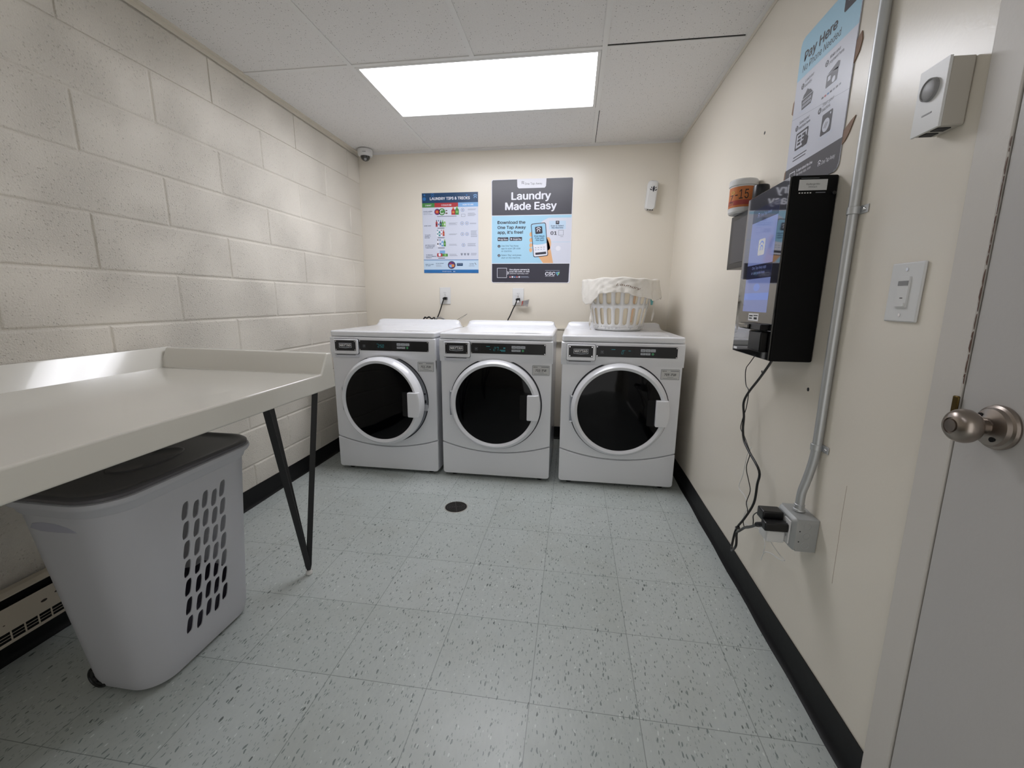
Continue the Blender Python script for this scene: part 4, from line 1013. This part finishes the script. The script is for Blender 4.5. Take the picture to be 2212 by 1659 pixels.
for i, (pts, lb) in enumerate((
    ([(-2.0125, 1.745), (-2.0125, 1.80), (-2.030, 1.812), (-2.037, 1.790), (-2.030, 1.765)], 'torn brown tape beside the upper right edge of the Pay Here poster'),
    ([(-2.0125, 1.55), (-2.0125, 1.585), (-2.040, 1.600), (-2.058, 1.606), (-2.040, 1.572), (-2.025, 1.555)], 'pointed brown tape scrap beside the lower right edge of the Pay Here poster'),
    ([(-1.7005, 1.74), (-1.7005, 1.79), (-1.690, 1.782), (-1.687, 1.750)], 'brown tape scrap at the left edge of the Pay Here poster'),
    ([(-1.7005, 1.50), (-1.7005, 1.575), (-1.690, 1.565), (-1.686, 1.52)], 'brown tape scrap at the lower left of the Pay Here poster'))):
    g = G(); g.prism(pts, YZ, W - .0024, W - .0008, 'tape'); tag(g.build('tape_scrap', smooth=0), lb, 'tape', 'brown tape scraps around the payment poster')

# kiosk
KX, KN, KF, KB, KT = 2.302, -2.024, -1.733, .953, 1.473
K = thing('payment_kiosk', 'tall black wall-mounted card payment kiosk with a lit screen', 'kiosk', (W, (KN+KF)/2, KB))
kx = lambda x: x - W; ky = lambda y: y - (KN+KF)/2; kz = lambda z: z - KB
g = G(); g.box(kx(KX + .004), -.001, ky(KN), ky(KF), 0, KT - KB, 'kiosk'); g.build('kiosk_housing', K, bevel=.005, seg=3)
g = G(); g.box(kx(KX - .001), kx(KX + .004), ky(KN + .002), ky(KF - .002), .003, KT - KB - .003, 'kfront'); g.build('glass_front', K, bevel=.001)
g = G(); c = Canvas(g, (kx(KX - .001), ky(-1.790), kz(1.425)), (0, -1, 0), (0, 0, 1), (-1, 0, 0), .001)   # 185 x 328 mm, y down
c.rect(0, 0, 185, 328, 'screen', 1); c.rect(0, 0, 185, 42, 'screen3', 2); c.rect(0, 268, 185, 290, 'screen2', 2); c.rect(0, 178, 185, 222, 'screen3', 2)
arch(c, 45, 22, 8, 'screen', 3); c.text('One Tap Away', 60, 28, 9, 'screen', 3, w=80); c.rect(70, 100, 118, 150, 'white_print', 2, 6); arch(c, 94, 122, 16, 'screen2', 3)
c.text('One Tap Away app', 40, 192, 9, 'screen', 3, w=105); c.text('or use cards here', 38, 208, 9, 'screen', 3, w=100); c.circle(92, 250, 24, 'screen2', 2, 24, 12)
g.build('lit_display', K, smooth=0)
g = G(); c = Canvas(g, (kx(KX - .001), ky(-1.845), kz(1.092)), (0, -1, 0), (0, 0, 1), (-1, 0, 0), .001)
c.rect(0, 0, 78, 24, 'white_print', 1); c.rect(6, 6, 34, 10, 'ink', 2); c.rect(6, 14, 30, 18, 'ink', 2); c.rect(40, 5, 72, 8, 'ink', 2); c.rect(44, 12, 68, 19, 'ink', 2)
g.build('card_sticker', K, smooth=0)
g = G(); g.box(kx(2.276), kx(KX), ky(-2.008), ky(-1.845), kz(1.043), kz(1.062), 'kblack'); g.box(kx(2.270), kx(2.277), ky(-1.930), ky(-1.848), kz(1.045), kz(1.060), 'kfront'); cr = g.build('card_reader', K, bevel=.003)
g = G(); g.box(kx(2.280), kx(KX), ky(-2.008), ky(-1.918), kz(.978), kz(1.040), 'kblack'); g.build('reader_body', K, bevel=.004)
g = G(); g.box(kx(2.3008), kx(2.301), ky(-1.775), ky(-1.745), kz(.964), kz(.972), 'white_print'); g.build('maker_sticker', K, smooth=0)
g = G(); c = Canvas(g, (kx(2.324), ky(KN) - .0002, kz(1.461)), (1, 0, 0), (0, 0, 1), (0, -1, 0), .001)
c.rect(0, 0, 72, 28, 'label', 1); c.text('PayRange Mini', 36, 14, 4.5, 'ink', 2, align='c', w=34); c.text('00002421', 36, 21, 4, 'ink', 2, align='c', w=22)
c.rect(4, -4, 50, -3, 'greyink', 1)
for i in range(5): c.rect(2 + i*7, 33, 6 + i*7, 36, 'label', 1)
c.rect(45, 33, 70, 35, 'greyink', 1)
g.build('serial_label', K, smooth=0)
g = G(); g.lathe([(.004, 0), (.005, .004), (.003, .006)], (-.012, ky(KN) - .004, kz(1.424)), (0, -1, 0), 'pblack', 14); g.build('side_lock', K)
# box, tub and cup behind the kiosk
BXO = thing('wall_display_box', 'flat grey wall panel in a black frame behind the kiosk, under the wipes tub', 'panel', (W, -1.56, 1.262))
g = G(); g.box(-.065, -.001, -.165, .160, 0, .212, 'pblack'); g.build('panel_frame', BXO, bevel=.002)
g = G(); g.box(-.067, -.064, -.150, .125, .022, .192, 'pgrey'); g.build('panel_face', BXO, bevel=.001).data.materials[0] = mat('panel_grey', '4E4C4E', .5)
TU = thing('wipes_tub', 'white tub with an orange label marked 15 standing on the framed wall panel', 'tub', (2.372, -1.462, 1.4745))
g = G(); g.lathe([(.044, 0), (.048, .006), (.048, .108)], (0, 0, 0), (0, 0, 1), 'pwhite', 40); g.build('tub_body', TU)
g = G(); g.lathe([(.0515, .104), (.052, .108), (.052, .122), (.049, .127), (.02, .128)], (0, 0, 0), (0, 0, 1), 'pwhite', 40); g.build('tub_lid', TU)
g = G(); g.lathe([(.0484, .022), (.0484, .098)], (0, 0, 0), (0, 0, 1), 'orange', 60, caps=False); g.lathe([(.0486, .03), (.0486, .048)], (0, 0, 0), (0, 0, 1), 'red', 60, caps=False)
def wrapt(t, a0, a1, z, h, m, rr=.0489):
    vs, fs = text_mesh(t, True); xa, xb = min(v[0] for v in vs), max(v[0] for v in vs)
    g.add([(rr*math.cos(math.radians(a0 + (a1-a0)*(v[0]-xa)/(xb-xa))), rr*math.sin(math.radians(a0 + (a1-a0)*(v[0]-xa)/(xb-xa))), z + v[1]*h/CAP()) for v in vs], fs, m)
wrapt('15', 236, 276, .052, .034, 'ink'); wrapt('-', 218, 230, .052, .034, 'ink'); wrapt('Z', 190, 208, .04, .03, 'ink'); wrapt('o', 196, 214, .072, .015, 'yellow')
for k in range(4): wrapt('l', 182 + 9*k, 184 + 9*k, .03, .012, 'yellow')
g.build('tub_label', TU)
g = G(); g.lathe([(.026, 0), (.0275, .003), (.0275, .070), (.025, .076), (.010, .078)], (2.388, -1.598, 1.4745), (0, 0, 1), 'pblack', 32)
tag(g.build('black_cup', smooth=35), 'small black cylinder standing on the framed panel between tub and kiosk', 'cup')

# conduit and junction box
CD = thing('conduit', 'galvanised steel conduit running down the right wall to the socket box', 'conduit', (0, 0, 0))
g = G(); g.tube([(W - .013, -2.130, H - .002), (W - .013, -2.130, 1.5), (W - .013, -2.132, 1.0), (W - .013, -2.134, .76)] + catmull([(W - .013, -2.134, .73), (W - .015, -2.131, .68), (W - .022, -2.126, .62), (W - .028, -2.124, .585), (W - .029, -2.124, .55), (W - .029, -2.124, .528)], 5), .0117, 'galv', 24); g.build('conduit_pipe', CD)
for z in (1.357, .728):
    g = G(); g.tube([(W - .013, -2.132, z - .009), (W - .013, -2.132, z + .009)], .0145, 'galv', 20); g.box(W - .003, W - .0008, -2.170, -2.140, z - .010, z + .010, 'galv'); g.lathe([(.005, 0), (.004, .003), (.001, .004)], (W - .003, -2.158, z), (-1, 0, 0), 'chrome', 12)
    g.build('pipe_strap', CD, bevel=.0008)
g = G(); g.lathe([(.0155, .5275), (.0165, .530), (.0155, .534), (.0135, .536), (.0135, .548), (.012, .549)], (W - .029, -2.124, 0), (0, 0, 1), 'galv', 24); g.tube([(W - .046, -2.124, .541), (W - .030, -2.124, .541)], .0028, 'galv', 8); g.build('pipe_connector', CD)
JB = thing('junction_box', 'square galvanised socket box low on the right wall with plugs in it', 'junction box', (W, -2.13, .4285))
g = G(); g.box(-.054, -.001, -.051, .051, 0, .098, 'galv2')
for z in (.020, .049, .078): g.lathe([(.0105, 0), (.0105, .0007), (.0095, .0009), (.0095, .0)], (-.030, -.051, z), (0, -1, 0), 'galv', 24, caps=False); g.lathe([(.0085, 0), (.0085, .0006)], (-.030, -.051, z), (0, -1, 0), 'galv2', 24)
for z in (.03, .062): g.lathe([(.002, 0), (.002, .0004)], (-.048, -.051, z), (0, -1, 0), 'ink', 10)
g.lathe([(.002, 0), (.002, .0004)], (-.035, .02, .098), (0, 0, 1), 'ink', 10)
g.build('box_body', JB, bevel=.0025)
g = G(); g.loft([[(t, a, b_) for a, b_ in rrect(-.051+i, .051-i, 0+i, .098-i, .008)] for i, t in ((0, -.054), (0, -.058), (.007, -.066), (.009, -.067))], 'galv2')
for y in (-.043, .043):
    for z in (.008, .090): g.lathe([(.003, 0), (.003, .0015)], (-.060, y, z), (-1, 0, 0), 'chrome', 10)
g.build('box_cover', JB, smooth=30)
for y in (-.021, .021):
    g = G(); g.box(-.0705, -.066, y - .0165, y + .0165, .014, .084, 'pwhite')
    for z in (.032, .066): g.box(-.0708, -.0704, y - .006, y - .004, z, z + .008, 'ink'); g.box(-.0708, -.0704, y + .004, y + .006, z, z + .008, 'ink')
    g.build('receptacle', JB, bevel=.001)
CB = thing('kiosk_power_cord', 'thick black power cord hanging from the kiosk and looping into the socket box', 'cord', (0, 0, 0))
main = [(2.360, -1.925, .952), (2.368, -1.885, .925), (2.375, -1.807, .863), (2.375, -1.730, .795), (2.375, -1.700, .749), (2.375, -1.718, .700), (2.375, -1.722, .656), (2.375, -1.743, .616), (2.375, -1.798, .590), (2.380, -1.885, .550), (2.385, -1.872, .493), (2.385, -1.865, .419), (2.380, -1.818, .333), (2.370, -1.785, .271), (2.360, -1.790, .215), (2.350, -1.815, .198), (2.340, -1.855, .225), (2.335, -1.885, .262), (2.338, -1.870, .300), (2.333, -1.900, .325), (2.325, -1.960, .372), (2.305, -2.050, .425), (2.290, -2.115, .466), (2.288, -2.140, .480)]
g = G(); g.tube(catmull(main, 5), .0042, 'pblack', 12); g.build('cable', CB, smooth=60)
g = G(); g.tube([(2.286, -2.120, .470), (2.296, -2.148, .487)], .0075, 'pblack', 12); g.box(2.290, 2.354, -2.168, -2.138, .476, .502, 'pblack'); g.build('plug', CB, bevel=.004)
g = G(); g.tube([(2.378, -1.792, .280), (2.364, -1.792, .278)], .0065, 'pblack', 8); g.build('cable_tie', CB)
AD = thing('adapter_cord', 'black power brick in the socket box with a thin black wire up to the kiosk', 'adapter', (0, 0, 0))
g = G(); g.box(2.296, 2.354, -2.134, -2.092, .489, .521, 'pblack'); g.build('power_brick', AD, bevel=.004)
thin = [(2.385, -1.745, .952), (2.385, -1.690, .905), (2.392, -1.640, .870), (2.392, -1.657, .814), (2.392, -1.690, .794), (2.392, -1.687, .729), (2.392, -1.665, .677), (2.392, -1.658, .636), (2.392, -1.696, .620), (2.390, -1.750, .592), (2.390, -1.773, .572), (2.392, -1.752, .509), (2.394, -1.783, .466), (2.394, -1.804, .438), (2.392, -1.789, .384), (2.390, -1.814, .359), (2.385, -1.801, .314), (2.37, -1.853, .315), (2.35, -1.93, .355), (2.335, -1.990, .395), (2.33, -2.003, .420), (2.325, -2.010, .445), (2.320, -2.060, .485), (2.318, -2.094, .500)]
g = G(); g.tube(catmull(thin, 4), .0017, 'pblack', 8); g.build('thin_wire', AD, smooth=60)
WA = thing('white_adapter', 'small white plug-in adapter under the black brick with a loose white wire', 'adapter', (0, 0, 0))
g = G(); g.box(2.306, 2.354, -2.152, -2.098, .434, .470, 'pwhite'); g.build('adapter_body', WA, bevel=.003)
wh = [(2.330, -2.110, .434), (2.345, -2.10, .405), (2.37, -2.075, .372), (2.395, -2.067, .341), (2.40, -2.083, .336), (2.405, -2.043, .315), (2.405, -1.987, .300), (2.405, -1.944, .276), (2.405, -1.927, .235), (2.406, -1.937, .276), (2.405, -1.935, .315), (2.405, -1.885, .330), (2.405, -1.835, .310), (2.405, -1.760, .285), (2.405, -1.746, .299), (2.405, -1.774, .359), (2.405, -1.740, .386), (2.405, -1.675, .395), (2.405, -1.698, .459), (2.405, -1.714, .548), (2.402, -1.75, .590)]
g = G(); g.tube(catmull(wh, 4), .0014, 'pwhite', 8); g.build('white_wire', WA, smooth=60)

# motion sensor box / thermostat
TH = thing('wall_sensor', 'small beige wall sensor box with a round lens near the top of the door frame', 'sensor', (W, -2.372, 1.455))
g = G()
g.loft([[(t, a, b_) for a, b_ in ((-.033, .0), (.033, .0), (.033, .116), (-.033, .116))] for t in (-.001, -.040)], 'pwhite2'); g.build('sensor_housing', TH, bevel=.003)
g = G(); g.box(-.045, -.040, -.034, .034, -.001, .117, 'pwhite'); g.box(-.0456, -.0448, -.012, .012, .030, .033, 'pgrey'); g.build('sensor_face', TH, bevel=.0015)
g = G(); g.lathe([(.020, 0), (.0195, .006), (.017, .007), (.0165, .005), (.010, .0065), (.0001, .007)], (-.045, 0, .074), (-1, 0, 0), 'pgrey', 40); g.build('sensor_lens', TH)
g = G(); g.box(-.036, -.014, -.022, -.004, -.0015, .001, 'ink'); g.box(-.036, -.014, .006, .024, -.0015, .001, 'ink'); g.build('sensor_vent', TH)
SW = thing('light_switch', 'white occupancy sensor light switch plate beside the door frame', 'switch', (W, -2.3405, 1.151))
g = G(); g.prism(rrect(-.0455, .0455, -.0625, .0625, .003), YZ, -.0065, -.0008, 'pwhite'); g.build('switch_plate', SW, bevel=.0025)
g = G(); g.prism(rrect(-.0155, .0155, -.033, .033, .002), YZ, -.010, -.006, 'pwhite'); g.box(-.0108, -.0098, -.014, .014, .014, .024, 'pgrey'); g.box(-.0125, -.0098, -.013, .013, -.030, -.022, 'pwhite'); g.box(-.0103, -.0098, -.005, .003, -.013, -.011, 'ink'); g.build('switch_insert', SW, bevel=.0008)
g = G()
for z in (.048, -.048): g.prism(circ(0, z, .0034, 14), YZ, -.0075, -.006, 'chrome')
g.build('plate_screw', SW)
